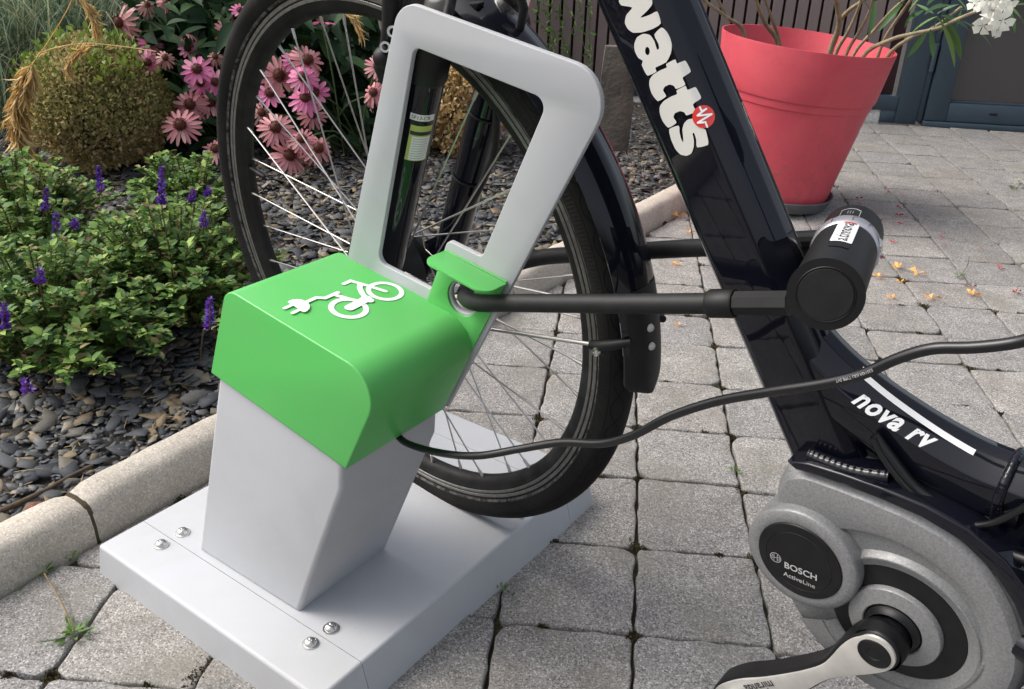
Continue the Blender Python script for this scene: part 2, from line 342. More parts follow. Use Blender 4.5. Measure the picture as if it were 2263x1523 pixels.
def round_poly(pts, rad, seg=5):
    out = []; n = len(pts)
    for i in range(n):
        p, a, b = Vector(pts[i]), Vector(pts[i - 1]), Vector(pts[(i + 1) % n])
        r = rad[i] if hasattr(rad, '__len__') else rad
        if r <= 0: out.append(tuple(p)); continue
        u, v = (a - p).normalized(), (b - p).normalized(); ang = u.angle(v)
        d = min(r / math.tan(ang / 2), (a - p).length * 0.49, (b - p).length * 0.49); rr = d * math.tan(ang / 2)
        c = p + (u + v).normalized() * (rr / math.sin(ang / 2)); s, e = p + u * d - c, p + v * d - c
        a0 = math.atan2(s.y, s.x); da = (math.atan2(e.y, e.x) - a0 + math.pi) % (2 * math.pi) - math.pi
        out += [(c.x + rr * math.cos(a0 + da * k / seg), c.y + rr * math.sin(a0 + da * k / seg)) for k in range(seg + 1)]
    return out
def area2(p): return sum(p[i - 1][0] * p[i][1] - p[i][0] * p[i - 1][1] for i in range(len(p))) / 2
def ccw(p): return list(p) if area2(p) > 0 else list(reversed(p))
def offset_poly(p, d):                                     # to the left of travel: inwards for a ccw loop
    o = []; n = len(p)
    for i in range(n):
        a, b, c = Vector(p[i - 1]), Vector(p[i]), Vector(p[(i + 1) % n])
        e1, e2 = (b - a), (c - b)
        if e1.length < 1e-9 or e2.length < 1e-9: o.append(tuple(b)); continue
        e1.normalize(); e2.normalize(); n1, n2 = Vector((-e1.y, e1.x)), Vector((-e2.y, e2.x))
        k = max(0.3, 1 + n1.dot(n2)); o.append(tuple(b + (n1 + n2) * (d / k)))
    return o
def extrude(mb, loops, fn, d0, d1, bev=0.0, seg=3, back=False):   # loops: outer first, then holes (2D); fn(x, y, d) -> place
    L = [ccw(loops[0])] + [list(reversed(ccw(h))) for h in loops[1:]]
    s = 1 if d1 > d0 else -1
    steps = [(0.0, d1)] if bev <= 0 else [(bev * (1 - math.cos(t)), d1 - s * bev * (1 - math.sin(t))) for t in [math.pi / 2 * k / seg for k in range(seg + 1)]]
    pre = [(0.0, d0)] if not back or bev <= 0 else [(bev * (1 - math.cos(t)), d0 + s * bev * (1 - math.sin(t))) for t in [math.pi / 2 * k / seg for k in range(seg, -1, -1)]]
    rings = pre + steps; start = []; end = []
    for lp in L:
        m = len(lp); idx = []
        for (ins, d) in rings:
            k = len(mb.v); mb.v += [tuple(fn(x, y, d)) for x, y in (offset_poly(lp, ins) if ins > 0 else lp)]; idx.append(k)
        for a, b in zip(idx, idx[1:]):
            mb.f += [(a + j, a + (j + 1) % m, b + (j + 1) % m, b + j) for j in range(m)]
        start.append((idx[0], m)); end.append((idx[-1], m))
    for ends, ins in ((start, rings[0][0]), (end, rings[-1][0])):
        polys = [[Vector((p[0], p[1], 0)) for p in (offset_poly(lp, ins) if ins > 0 else lp)] for lp in L]
        flat = [k + j for k, m in ends for j in range(m)]
        for t in tessellate_polygon(polys): mb.f.append(tuple(flat[i] for i in t))
    return mb
def lathe(mb, prof, fn, seg=48, a0=0.0, a1=2 * math.pi, closed=False):   # prof: (r, n) list; fn(r*cos, r*sin, n) -> place
    full = abs(a1 - a0 - 2 * math.pi) < 1e-6; na = seg if full else seg + 1; m = len(prof); k = len(mb.v)
    for i in range(na):
        t = a0 + (a1 - a0) * i / seg
        for r, n in prof: mb.v.append(tuple(fn(r * math.cos(t), r * math.sin(t), n)))
    for i in range(seg):
        i2 = (i + 1) % na if full else i + 1
        for j in range(m if closed else m - 1):
            j2 = (j + 1) % m; mb.f.append((k + i * m + j, k + i2 * m + j, k + i2 * m + j2, k + i * m + j2))
    return mb
def decal(mb, loops, fn):                                  # flat print: loops in 2D, fn(x, y) -> place
    k = len(mb.v); mb.v += [tuple(fn(*p)) for lp in loops for p in lp]
    for t in tessellate_polygon([[Vector((p[0], p[1], 0)) for p in lp] for lp in loops]): mb.f.append(tuple(k + i for i in t))
    return mb
def stroke(path, w, caps=True):                            # polyline -> outline polygon with round ends
    P = [Vector(p) for p in path]; n = len(P); Lf, Rt = [], []
    for i in range(n):
        a = (P[i] - P[i - 1]).normalized() if i > 0 else None; b = (P[i + 1] - P[i]).normalized() if i < n - 1 else None
        t = ((a or b) + (b or a)).normalized(); nn = Vector((-t.y, t.x)); k = 1 / max(0.5, t.dot(b or a))
        Lf.append(P[i] + nn * w / 2 * k); Rt.append(P[i] - nn * w / 2 * k)
    def arc(c, t0, sgn): return [c + Vector((math.cos(t0 + q), math.sin(t0 + q))) * w / 2 for q in [-math.pi / 2 + math.pi * j / 6 for j in range(1, 6)]]
    e = (P[-1] - P[-2]); s_ = (P[0] - P[1]); out = Rt[:]
    if caps: out += arc(P[-1], math.atan2(e.y, e.x), 1)
    out += Lf[::-1]
    if caps: out += arc(P[0], math.atan2(s_.y, s_.x), 1)
    return [tuple(p) for p in out]
def text2d(body, bold=0.0, shear=0.0, space=1.0):           # letters as flat triangles, height of capitals about 1, centred on x
    c = bpy.data.curves.new('t', 'FONT'); c.body = body; c.offset = bold; c.shear = shear; c.space_character = space; c.resolution_u = 3
    c.align_x = 'CENTER'; o = bpy.data.objects.new('t', c); col.objects.link(o); dg = bpy.context.evaluated_depsgraph_get(); dg.update()
    me = bpy.data.meshes.new_from_object(o.evaluated_get(dg)); bpy.data.objects.remove(o); bpy.data.curves.remove(c)
    V = [(v.co.x / 0.7, v.co.y / 0.7) for v in me.vertices]; F = [tuple(p.vertices) for p in me.polygons]; bpy.data.meshes.remove(me); return V, F
def print_text(parent, mat, body, fn, size, name='lettering', **kw):
    V, F = text2d(body, **kw); mb = MB(); mb.add([fn(x * size, y * size) for x, y in V], F)
    return mb.build(name, mat, parent, smooth=None, fix=False)

def fast_mesh(name, V, F, uv=None):                         # numpy arrays; F is (m, 3) or (m, 4)
    me = bpy.data.meshes.new(name); V = np.asarray(V, np.float32); F = np.asarray(F, np.int32); m, k = F.shape
    me.vertices.add(len(V)); me.vertices.foreach_set('co', V.ravel()); me.loops.add(m * k); me.loops.foreach_set('vertex_index', F.ravel())
    me.polygons.add(m); me.polygons.foreach_set('loop_start', np.arange(0, m * k, k, dtype=np.int32))
    me.update(calc_edges=True); me.validate(); return me
def unit(a): return a / np.maximum(np.linalg.norm(a, axis=-1, keepdims=True), 1e-9)
LEAF_V = np.array([(0, 0, 0), (-.40, .28, .07), (0, .30, 0), (.40, .28, .07), (-.36, .64, .05), (0, .66, -.03), (.36, .64, .05), (0, 1, -.12)], float)
LEAF_F = np.array([(0, 2, 1), (0, 3, 2), (1, 2, 5), (1, 5, 4), (2, 3, 6), (2, 6, 5), (4, 5, 7), (5, 6, 7)])
DIAM_V = np.array([(0, 0, 0), (-.5, .5, .10), (.5, .5, .10), (0, 1, -.05)], float); DIAM_F = np.array([(0, 2, 1), (1, 2, 3)])
def cloud(P, D, Nn, ln, wd, tv=LEAF_V, tf=LEAF_F):          # many leaves in one array pair
    D = unit(D); S = unit(np.cross(D, Nn)); Q = np.cross(S, D); ln = np.broadcast_to(ln, (len(P),)); wd = np.broadcast_to(wd, (len(P),))
    V = P[:, None, :] + S[:, None, :] * (tv[None, :, 0:1] * wd[:, None, None]) + D[:, None, :] * (tv[None, :, 1:2] * ln[:, None, None]) + Q[:, None, :] * (tv[None, :, 2:3] * ln[:, None, None])
    F = tf[None] + (np.arange(len(P)) * len(tv))[:, None, None]
    return V.reshape(-1, 3), F.reshape(-1, tf.shape[1])
def blades(B, az, ln, wd, lean, droop, seg=7):              # arching strips
    n = len(B); t = np.linspace(0, 1, seg); h = np.stack([np.cos(az), np.sin(az), 0 * az], 1); side = np.stack([-np.sin(az), np.cos(az), 0 * az], 1)
    ang = lean[:, None] + droop[:, None] * t[None] ** 1.4
    ds = (ln / (seg - 1))[:, None]; x = np.cumsum(np.sin(ang) * ds, 1) - np.sin(ang[:, :1]) * ds; z = np.cumsum(np.cos(ang) * ds, 1) - np.cos(ang[:, :1]) * ds
    C = B[:, None, :] + h[:, None, :] * x[..., None] + np.array([0, 0, 1.0]) * z[..., None]
    w = wd[:, None] * (1 - t[None] ** 2 * 0.92) / 2
    V = np.stack([C - side[:, None, :] * w[..., None], C + side[:, None, :] * w[..., None]], 2).reshape(n, seg * 2, 3)
    q = np.array([(2 * i, 2 * i + 1, 2 * i + 3, 2 * i + 2) for i in range(seg - 1)])
    return V.reshape(-1, 3), (q[None] + (np.arange(n) * seg * 2)[:, None, None]).reshape(-1, 4)
def smooth_path(P, sub=6):                                  # Catmull-Rom
    P = [Vector(p) for p in P]; out = []
    for i in range(len(P) - 1):
        a, b, c, d = P[max(i - 1, 0)], P[i], P[i + 1], P[min(i + 2, len(P) - 1)]
        for k in range(sub):
            t = k / sub; out.append(0.5 * ((2 * b) + (c - a) * t + (2 * a - 5 * b + 4 * c - d) * t * t + (3 * b - a - 3 * c + d) * t ** 3))
    out.append(P[-1]); return out

# ================================================================== THE SETTING
g = MB(); g.add([(-30, -30, -0.06), (30, -30, -0.06), (30, 30, -0.06), (-30, 30, -0.06)], [(0, 1, 2, 3)])
g.build('ground', 'soil', smooth=None, kind='structure', label='bare dark soil under the paving and planting bed')

KA, KB = Vector((-0.062, -0.45)), Vector((-0.150, 3.30))            # foot of the kerb on the paved side
KD = (KB - KA).normalized(); KN = Vector((KD.y, -KD.x))             # along, towards the paving
FE = Vector((math.cos(R_(29)), math.sin(R_(29)))); FN = Vector((-FE.y, FE.x)); FP = Vector((-0.09, 3.5675))   # fence line
def inframe(p, m=0.15):
    q = CROT.transposed() @ (Vector(p) - CAM)
    if q.z > -0.05: return False
    x, y = PW / 2 + FPX * q.x / -q.z, PH / 2 - FPX * q.y / -q.z
    return -m * PW < x < PW * (1 + m) and -m * PH < y < PH * (1 + m)

# --- pavement
CV, SV = Vector((0.8745, 0.485)), Vector((-0.485, 0.8745))
m = MB(); k0 = KA - KD * 4.5 - KN * 0.01; k1 = KB + KD * 0.2 - KN * 0.01
q = [k0, k0 + KN * 6.0, Vector((6.0, 6.98)), FP - FE * 0.06 + FN * 0.02]
m.add([(p.x, p.y, -0.013) for p in q], [(0, 1, 2, 3)])
pavement = m.build('pavement', 'joint', smooth=None, kind='structure', label='grey tumbled concrete block paving with mossy joints')
def clip(poly, pt, nrm):
    out = []
    for i in range(len(poly)):
        a, b = poly[i - 1], poly[i]; da, db = (a - pt).dot(nrm), (b - pt).dot(nrm)
        if da * db < 0: out.append(a + (b - a) * (da / (da - db)))
        if db >= 0: out.append(b)
    return out
def paver(poly, joined=None):
    rg = random.Random(int(1e6 * (poly[0].x * 3 + poly[0].y)))
    c = sum(poly, Vector((0, 0))) / len(poly)
    rad = [rg.choice((0.007, 0.009, 0.011, 0.015, 0.024)) for _ in poly]
    rp = round_poly(ccw([tuple(p) for p in poly]), rad, 4); pts = []
    for i in range(len(rp)):                                        # long straight runs get wandering points
        a, b = Vector(rp[i]), Vector(rp[(i + 1) % len(rp)]); n = max(1, int((b - a).length / 0.017)); 
        for k in range(n): pts.append(a + (b - a) * (k / n))
    ph = [rg.uniform(0, 6.3) for _ in range(4)]; out = []
    for p in pts:
        d = (p - c); t = math.atan2(d.y, d.x)
        w = 0.0012 * math.sin(7 * t + ph[0]) + 0.0010 * math.sin(13 * t + ph[1]) + 0.0008 * rg.uniform(-1, 1) - 0.0008
        out.append(tuple(p + d.normalized() * w))
    h = rg.uniform(-0.0022, 0.0012); tx, ty = rg.uniform(-0.012, 0.012), rg.uniform(-0.012, 0.012)
    zf = lambda x, y, z: (x, y, z + h + (x - c.x) * tx + (y - c.y) * ty)
    mb = MB(); n = len(out); rings = [(0.0, -0.035), (0.0, -0.0038), (0.0006, -0.0014), (0.0018, -0.0004), (0.005, 0.0)]; ids = []
    for ins, z in rings:
        lp = offset_poly(out, ins) if ins else out; ids.append(len(mb.v))
        chip = [(rg.uniform(-0.0012, 0.0005) if z > -0.005 and ins < 0.009 else 0) for _ in lp]
        mb.v += [zf(x, y, z + e) for (x, y), e in zip(lp, chip)]
    for a, b in zip(ids, ids[1:]): mb.f += [(a + j, a + (j + 1) % n, b + (j + 1) % n, b + j) for j in range(n)]
    mid = [(c.x + (x - c.x) * 0.6, c.y + (y - c.y) * 0.6) for x, y in out]; k = len(mb.v)
    mb.v += [zf(x, y, rg.uniform(-0.0008, 0.0006)) for x, y in mid]; mb.f += [(ids[-1] + j, ids[-1] + (j + 1) % n, k + (j + 1) % n, k + j) for j in range(n)]
    mb.v.append(zf(c.x, c.y, 0.0)); mb.f += [(k + j, k + (j + 1) % n, len(mb.v) - 1) for j in range(n)]
    if joined is None: mb.build('paver', 'paver', pavement, smooth=50, fix=False)
    else: joined.add(mb.v, mb.f)
def cline(k, s): return 0.679 + 0.1635 * k + 0.004 * math.sin(1.7 * k + 2.1 * s) + 0.003 * math.sin(5.3 * s + k * 2.2)
MEAS = [0.006, 0.174, 0.343, 0.497, 0.667, 0.834, 0.982]
def sline(k, j):
    b = MEAS[j] if 0 <= j < len(MEAS) else (0.006 + 0.1645 * j if j < 0 else 0.982 + 0.1635 * (j - 6))
    return b + (0 if k == 0 and 0 <= j < 7 else random.Random(k * 131 + j * 17).uniform(-0.011, 0.011))
REST = MB()
for k in range(-14, 26):
    for j in range(-22, 26):
        G = 0.0012
        quad = []
        for kk, jj, sc_, ss in ((k, j, 1, 1), (k + 1, j, -1, 1), (k + 1, j + 1, -1, -1), (k, j + 1, 1, -1)):
            s0 = sline(k, jj) + (0.003 if kk > k else -0.002)
            quad.append(CV * (cline(kk, s0) + sc_ * G) + SV * (s0 + ss * G))
        quad = clip(clip(quad, KA + KN * 0.006, KN), FP - FN * 0.03, -FN)
        if len(quad) < 3: continue
        c = sum(quad, Vector((0, 0))) / len(quad)
        if abs(area2([tuple(p) for p in quad])) < 0.002 or c.length > 4.6: continue
        paver([p.copy() for i, p in enumerate(quad) if (p - quad[i - 1]).length > 0.004], None if inframe((c.x, c.y, 0), 0.06) else REST)
REST.build('pavers', 'paver', pavement, smooth=50, fix=False, kind='stuff')

# --- kerb stones
kerb = thing('kerb', (KA.x, KA.y, 0), 'low rounded beige concrete kerb between slate bed and paving', 'kerb'); kerb['kind'] = 'structure'; del kerb['category']
prof = [(-0.064, -0.05), (-0.064, 0.046), (-0.062, 0.054), (-0.056, 0.0595), (-0.038, 0.0615), (-0.020, 0.0590), (-0.011, 0.0540), (-0.006, 0.0450), (-0.002, 0.026), (0.0, -0.05)]
kj = [-2.465, -1.965, -1.465, -0.965, -0.465, 0.035, 0.535, 1.035, 1.535, 2.035, 2.535, 3.2]
for a, b in zip(kj, kj[1:]):
    a0 = (a - KA.y) / KD.y + 0.0025; b0 = (b - KA.y) / KD.y - 0.0025; n = 28; mb = MB(); path = []; fr = []
    for i in range(n + 1):
        t = a0 + (b0 - a0) * i / n; p = KA + KD * t; path.append(Vector((p.x, p.y, 0))); fr.append((Vector((KN.x, KN.y, 0)), Vector((0, 0, 1))))
    ko, kz = random.uniform(-0.0025, 0.0025), random.uniform(-0.002, 0.002); path = [p_ + Vector((KN.x, KN.y, 0)) * ko + Vector((0, 0, kz)) for p_ in path]
    def sec(i, n=n):
        e = 0.0045 if i in (0, n) else (0.0010 if i in (1, n - 1) else 0.0)
        return [(x * (1 - e * 8) + random.uniform(-0.0013, 0.0013), z - (e * 1.6 if z > 0.02 else 0) + (random.uniform(-0.0008, 0.0008) if z > 0 else 0)) for x, z in prof]
    mb.sweep(path, fr, sec); mb.build('kerb_stone', 'kerb', kerb, smooth=60)
mb = MB(); p = KA + KD * ((0.035 - KA.y) / KD.y)
mb.sweep([Vector((p.x, p.y, 0)) + Vector((KD.x, KD.y, 0)) * d for d in (-0.004, 0.004)], [(Vector((KN.x, KN.y, 0)), Vector((0, 0, 1)))] * 2, [(x * 0.98 - 0.001, z - 0.0060) for x, z in prof])
mb.build('mortar_joint', 'joint', kerb)

# --- slate bed
def bed_z(x, y):
    return 0.026 + 0.010 * math.sin(2.3 * x + 1.1 * y) * math.sin(1.9 * y - x) + 0.004 * math.sin(11 * x + 3 * y) + 0.003 * math.sin(17 * y - 5 * x)
nx, ny = 110, 130; V = []; 
for i in range(nx + 1):
    for j in range(ny + 1):
        y = -2.4 + 6.4 * j / ny; kx = KA.x + KD.x / KD.y * (y - KA.y) - 0.05; x = kx - 4.2 * (i / nx) ** 1.3
        V.append((x, y, bed_z(x, y) - 0.006))
F = [(i * (ny + 1) + j, i * (ny + 1) + j + 1, (i + 1) * (ny + 1) + j + 1, (i + 1) * (ny + 1) + j) for i in range(nx) for j in range(ny)]
bed = put('slate_bed', fast_mesh('slate_bed', V, F), None, 'soil', kind='structure', label='planting bed mulched with dark broken slate chips')
chips = []
while len(chips) < 21000:
    y = RNG.uniform(-0.4, 3.6); kx = KA.x + KD.x / KD.y * (y - KA.y) - 0.066; x = kx - 3.3 * RNG.uniform(0, 1)
    if (Vector((x, y)) - FP).dot(FN) > -0.03: continue
    if not inframe((x, y, 0.03), 0.10): continue
    dist = (Vector((x, y, 0.03)) - CAM).length
    if RNG.uniform() < max(0, (dist - 1.25) * 0.33): continue
    r = float(np.clip(RNG.lognormal(-4.72, 0.42), 0.004, 0.024)) * (1.0 if dist < 1.6 else 1.15)
    chips.append((r / dist, x, y, r))
n_in = len(chips); extra = []
while len(extra) < 9000:
    y = RNG.uniform(-2.2, 3.6); kx = KA.x + KD.x / KD.y * (y - KA.y) - 0.066; x = kx - 2.6 * RNG.uniform(0, 1)
    if (Vector((x, y)) - FP).dot(FN) > -0.03 or inframe((x, y, 0.03), 0.10): continue
    extra.append((0.0, x, y, float(np.clip(RNG.lognormal(-4.35, 0.42), 0.006, 0.03))))
chips.sort(reverse=True); chips += extra
CN = 6
def chip_shape(rg):
    a = np.sort(rg.uniform(0, 2 * np.pi, CN)); a = np.linspace(0, 2 * np.pi, CN, endpoint=False) + rg.uniform(-0.5, 0.5, CN)
    rr = rg.uniform(0.55, 1.3, CN); asp = rg.uniform(0.38, 0.85); x, y = np.cos(a) * rr, np.sin(a) * rr * asp; th = rg.uniform(0.07, 0.18)
    top = np.stack([x * 0.93, y * 0.93, np.full(CN, th) + rg.uniform(-0.05, 0.05, CN)], 1); bot = np.stack([x, y, np.zeros(CN)], 1)
    return np.concatenate([top, bot, [[0, 0, th + rg.uniform(-0.03, 0.06)]]])
CF = np.array([(2 * CN, j, (j + 1) % CN) for j in range(CN)] + [t for j in range(CN) for t in ((j, CN + j, CN + (j + 1) % CN), (j, CN + (j + 1) % CN, (j + 1) % CN))])
shapes = [chip_shape(RNG) for _ in range(14)]; cmesh = []
for s_ in shapes:
    me = fast_mesh('slate_chip', s_, CF); me.materials.append(M['slate']); cmesh.append(me)
def chip_mx(x, y, r, lift):
    e = Matrix.Rotation(RNG.uniform(0, 6.283), 3, 'Z'); t = Matrix.Rotation(RNG.normal(0, 0.26), 3, 'X') @ Matrix.Rotation(RNG.normal(0, 0.26), 3, 'Y')
    return Matrix.Translation((x, y, bed_z(x, y) + lift)) @ ((t @ e).to_4x4()) @ Matrix.Scale(r, 4)
for q, x, y, r in chips[:300]:
    put('slate_chip', cmesh[RNG.integers(14)], bed, Mx=chip_mx(x, y, r, RNG.uniform(0.001, 0.009)))
VV, FF = [], []
for i, (q, x, y, r) in enumerate(chips[300:]):
    A = np.array(chip_mx(x, y, r, RNG.uniform(-0.004, 0.008))); s_ = shapes[i % 14]; VV.append(s_ @ A[:3, :3].T + A[:3, 3]); FF.append(CF + i * len(s_))
put('slate_chips', fast_mesh('slate_chips', np.concatenate(VV), np.concatenate(FF)), bed, 'slate_many', kind='stuff')
# dry straw and thatch among the chips
n = 2600; B = []
while len(B) < n:
    q, x, y, r = chips[RNG.integers(n_in)]
    if RNG.uniform() < 0.25 + 0.75 * min(1, max(0, ((x + 0.45) ** 2 + 0.2 * y))): B.append((x + RNG.normal(0, 0.02), y + RNG.normal(0, 0.02), bed_z(x, y) + 0.006))
V, F = blades(np.array(B), RNG.uniform(0, 6.28, n), RNG.uniform(0.015, 0.055, n), RNG.uniform(0.0008, 0.0016, n), RNG.uniform(1.25, 1.55, n), RNG.uniform(-0.2, 0.4, n), seg=4)
put('straw_litter', fast_mesh('straw_litter', V, F), None, 'straw', kind='stuff', label='thin dry straw scattered over the slate chips', category='straw')

# ================================================================== CHARGING STATION
BW, BL, BH = 0.3989, 0.5297, 0.052
st = thing('charging_station', (0.2, 0.265, 0), 'grey and green electric bicycle charging stand with tilted loop on a base plate', 'charging station')
XZ = lambda x, z, y: (x, y, z)
bp = round_poly([(-0.0165, -0.009), (0.0, BH), (BW, BH), (BW + 0.0165, -0.009)], [0.001, 0.0045, 0.0045, 0.001], 5)
bpo = extrude(MB(), [bp], XZ, BL - 0.0622, 0.0622).build('base_plate', 'grey', st, smooth=40)
cut = MB().box(lambda x, y, z: (x, y, z), (0.03, 0.3478, 0.0345), (0.3915, 0.3935, 0.08)).build('cut', 'grey')       # the wheel slot
bmod = bpo.modifiers.new('slot', 'BOOLEAN'); bmod.object = cut; bmod.operation = 'DIFFERENCE'; bmod.solver = 'EXACT'
dgx = bpy.context.evaluated_depsgraph_get(); dgx.update(); nme = bpy.data.meshes.new_from_object(bpo.evaluated_get(dgx)); bpo.modifiers.clear(); bpo.data = nme
nme.shade_smooth(); nme.set_sharp_from_angle(angle=R_(40)); bpy.data.objects.remove(cut)
extrude(MB(), [bp], XZ, 0.0614, -0.002, 0.0045, 4).build('base_end_plate', 'grey', st, smooth=40)
extrude(MB(), [bp], XZ, BL - 0.0614, BL + 0.002, 0.0045, 4).build('base_end_plate', 'grey', st, smooth=40)
bolt_prof = [(0.0, 0.0045), (0.0018, 0.0045), (0.0028, 0.0068), (0.0042, 0.0066), (0.0062, 0.0052), (0.0072, 0.0028), (0.0075, 0.0016), (0.0094, 0.0014), (0.0096, 0.0002)]
bm0 = lathe(MB(), bolt_prof, lambda x, y, n: (x, y, n), 20).mesh('bolt', 40); bm0.materials.append(M['steel'])
for x, y in ((0.0624, 0.0780), (0.0622, 0.0466), (0.3368, 0.0764), (0.3358, 0.0464), (0.0624, 0.4530), (0.0622, 0.4840), (0.3368, 0.4530), (0.3358, 0.4840)):
    put('bolt', bm0, st, Mx=Matrix.Translation((x, y, BH)))
post = [(0.105, BH - 0.001), (0.2875, BH - 0.001), (0.3735, 0.262), (0.3760, 0.300), (0.30, 0.36), (0.197, 0.345)]
extrude(MB(), [post], XZ, 0.2158, 0.0715, 0.0055, 4).build('post', 'grey', st, smooth=45)
capp = round_poly([(0.1852, 0.3343), (0.2283, 0.4453), (0.4413, 0.4107), (0.3862, 0.2956)], [0.002, 0.020, 0.034, 0.001], 9)
cover = extrude(MB(), [capp], XZ, 0.2148, 0.0672, 0.0016, 3).build('cover', 'green', st, smooth=40)
TT = 0.115; TPT = Vector((0, 0.2165, 0.40)); TNV = Vector((0, -1, -TT)).normalized(); TSV = Vector((0, -TT, 1)).normalized()   # the loop leans a little towards the front
def TP(x, z): p = CAM + (Vector((x, 0.2165, z)) - CAM) * ((TPT - CAM).dot(TNV) / (Vector((x, 0.2165, z)) - CAM).dot(TNV)) - TPT; return (p.x, p.dot(TSV))
def TF(x, s_, d): return TPT + Vector((x, 0, 0)) + TSV * s_ + TNV * d
outer = round_poly([(0.205, 0.30), (0.392, 0.300), (0.5731, 0.6737), (0.3331, 0.7152)], [0, 0, 0.034, 0.026], 8)
inner = round_poly([(0.2935, 0.4455), (0.3505, 0.6748), (0.5035, 0.6475), (0.4350, 0.4862), (0.3915, 0.4935), (0.3690, 0.4340)], [0.011, 0.009, 0.011, 0.007, 0.007, 0.003], 6)
hole = [(0.4135 + 0.0172 * math.cos(t), 0.4375 + 0.0172 * math.sin(t)) for t in [2 * math.pi * i / 40 for i in range(40)]]
extrude(MB(), [[TP(*p) for p in lp_] for lp_ in (outer, inner, hole)], TF, -0.006, 0.0, 0.0011, 3, back=True).build('locking_loop', 'grey', st, smooth=40)
hole2 = [(0.4135 + 0.0196 * math.cos(t), 0.4375 + 0.0196 * math.sin(t)) for t in [2 * math.pi * i / 40 for i in range(40)]]
sheet = round_poly([(0.3900, 0.4838), (0.3664, 0.4230), (0.40, 0.372), (0.4215, 0.3720), (0.4680, 0.4700)], [0.001, 0.001, 0.001, 0.002, 0.001], 3)
extrude(MB(), [[TP(*p) for p in sheet], [TP(*p) for p in hole2]], TF, 0.0004, 0.0028, 0.0005, 2).build('lock_plate', 'green', st, smooth=40)
TA, TB = Vector(TF(*TP(0.3900, 0.4838), 0.003)), Vector(TF(*TP(0.4690, 0.4702), 0.003)); TY = TA.y; TA.y = TB.y = 0; TD = (TB - TA); tl = TD.length; TD.normalize(); TU = Vector((-TD.z, 0, TD.x))
tab = round_poly([(0, TY), (0, TY - 0.034), (tl + 0.001, TY - 0.034), (tl + 0.001, TY)], [0, 0.013, 0.015, 0], 7)
extrude(MB(), [tab], lambda a, y, d: TA + TD * a + Vector((0, y, 0)) + TU * d, -0.0030, 0.0, 0.0008, 2, back=True).build('lock_guard_tab', 'green', st, smooth=40)
# the charging pictogram printed on the cover
PO = Vector((0.2436, 0.07, 0.4428)); PD = Vector((0.4128 - 0.2436, 0, 0.4154 - 0.4428)).normalized(); PN = Vector((-PD.z, 0, PD.x))
def pic(cx, cy):                                            # pixel of an enlarged view -> (along, across) on the cover
    p = on_plane(600 + cx / 7.543, 580 + cy / 7.543, PO, PN) - PO; return (p.dot(PD), p.y)
pf = lambda a, b: PO + PD * a + Vector((0, b, 0)) + PN * 0.0007
icon = put('pictogram', None, cover)
def ringpic(c, pts, w):
    C = Vector(pic(*c)); r = sum((Vector(pic(*p)) - C).length for p in pts) / len(pts); lp = []
    for rr in (r, r - w): lp.append([tuple(C + Vector((math.cos(t), math.sin(t))) * rr) for t in [2 * math.pi * i / 48 for i in range(48)]])
    decal(MB(), lp, pf).build('symbol_wheel', 'white', icon, smooth=None, fix=False); return r
r1 = ringpic((1287, 772), [(963, 760), (1612, 800), (1240, 592), (1330, 957)], 0.0058)
LAY = 0.0
r2 = ringpic((1893, 487), [(1587, 462), (2202, 520), (1830, 325), (1950, 652)], 0.0052)
for path, w in (([(1205, 368), (1322, 318), (1600, 398), (1900, 492)], 0.0048), ([(1478, 375), (1468, 440), (1510, 530), (1600, 640)], 0.0058), ([(1030, 548), (1420, 660), (1560, 660)], 0.0052),
                ([(1300, 770), (1460, 690), (1590, 615)], 0.0105), ([(1560, 610), (1640, 650)], 0.0085), ([(1105, 520), (890, 615), (745, 605), (570, 685)], 0.0046), ([(215, 785), (345, 728)], 0.0040), ([(350, 866), (470, 808)], 0.0040)):
    LAY += 0.00012; decal(MB(), [stroke([pic(*p) for p in path], w)], lambda a, b, h=LAY: pf(a, b) + PN * h).build('symbol_line', 'white', icon, smooth=None, fix=False)
plug = [(265, 690), (300, 664), (350, 648), (430, 640), (510, 650), (580, 680), (625, 720), (640, 765), (625, 805), (590, 840), (540, 858), (500, 845), (400, 772)]
decal(MB(), [[pic(*p) for p in plug]], lambda a, b: pf(a, b) + PN * 0.0013).build('symbol_plug', 'white', icon, smooth=None, fix=False)

# ================================================================== U-LOCK
lk = thing('bicycle_lock', (0.77, 0.24, 0.47), 'black U lock with silver ring holding bicycle frame and wheel to stand', 'bicycle lock')
LX0, LZ0, LS = 0.434, 0.4424, 0.301
def lp(x, y): return Vector((x, y, LZ0 + LS * (x - LX0) + 0.125 * (y - 0.1985)))
NY, FY = 0.1985, 0.3180; cy, rb = (NY + FY) / 2, (FY - NY) / 2; bx = 0.458
path = [lp(0.735, 0.190), lp(0.60, 0.1935), lp(bx + 0.03, NY)] + [lp(bx - rb * math.sin(t), cy - rb * math.cos(t)) for t in [math.pi * i / 16 for i in range(17)]] + [lp(bx + 0.03, FY), lp(0.60, FY), lp(0.735, 0.314)]
MB().tube(path, 0.0087, 16).build('shackle', 'rubber', lk, smooth=60)
def lk_at(px, py, y): return on_y(px, py, y)
s0, s1, s2, s3 = lp(0.684, 0.1915), lp(0.706, 0.191), lp(0.7065, 0.191), lp(0.748, 0.190)
MB().tube([s0, s0 + (s1 - s0) * 0.1, s0 + (s1 - s0) * 0.92, s1], [0.0105, 0.0118, 0.0118, 0.0108], 20).build('collar', 'matt', lk, smooth=40)
MB().tube([s2, s3], 0.0100, 8).build('sleeve', 'matt', lk, smooth=20)
f0, f1 = lp(0.690, 0.3145), lp(0.735, 0.314)
MB().tube([f0, f1], 0.0112, 16).build('sleeve', 'matt', lk, smooth=20)
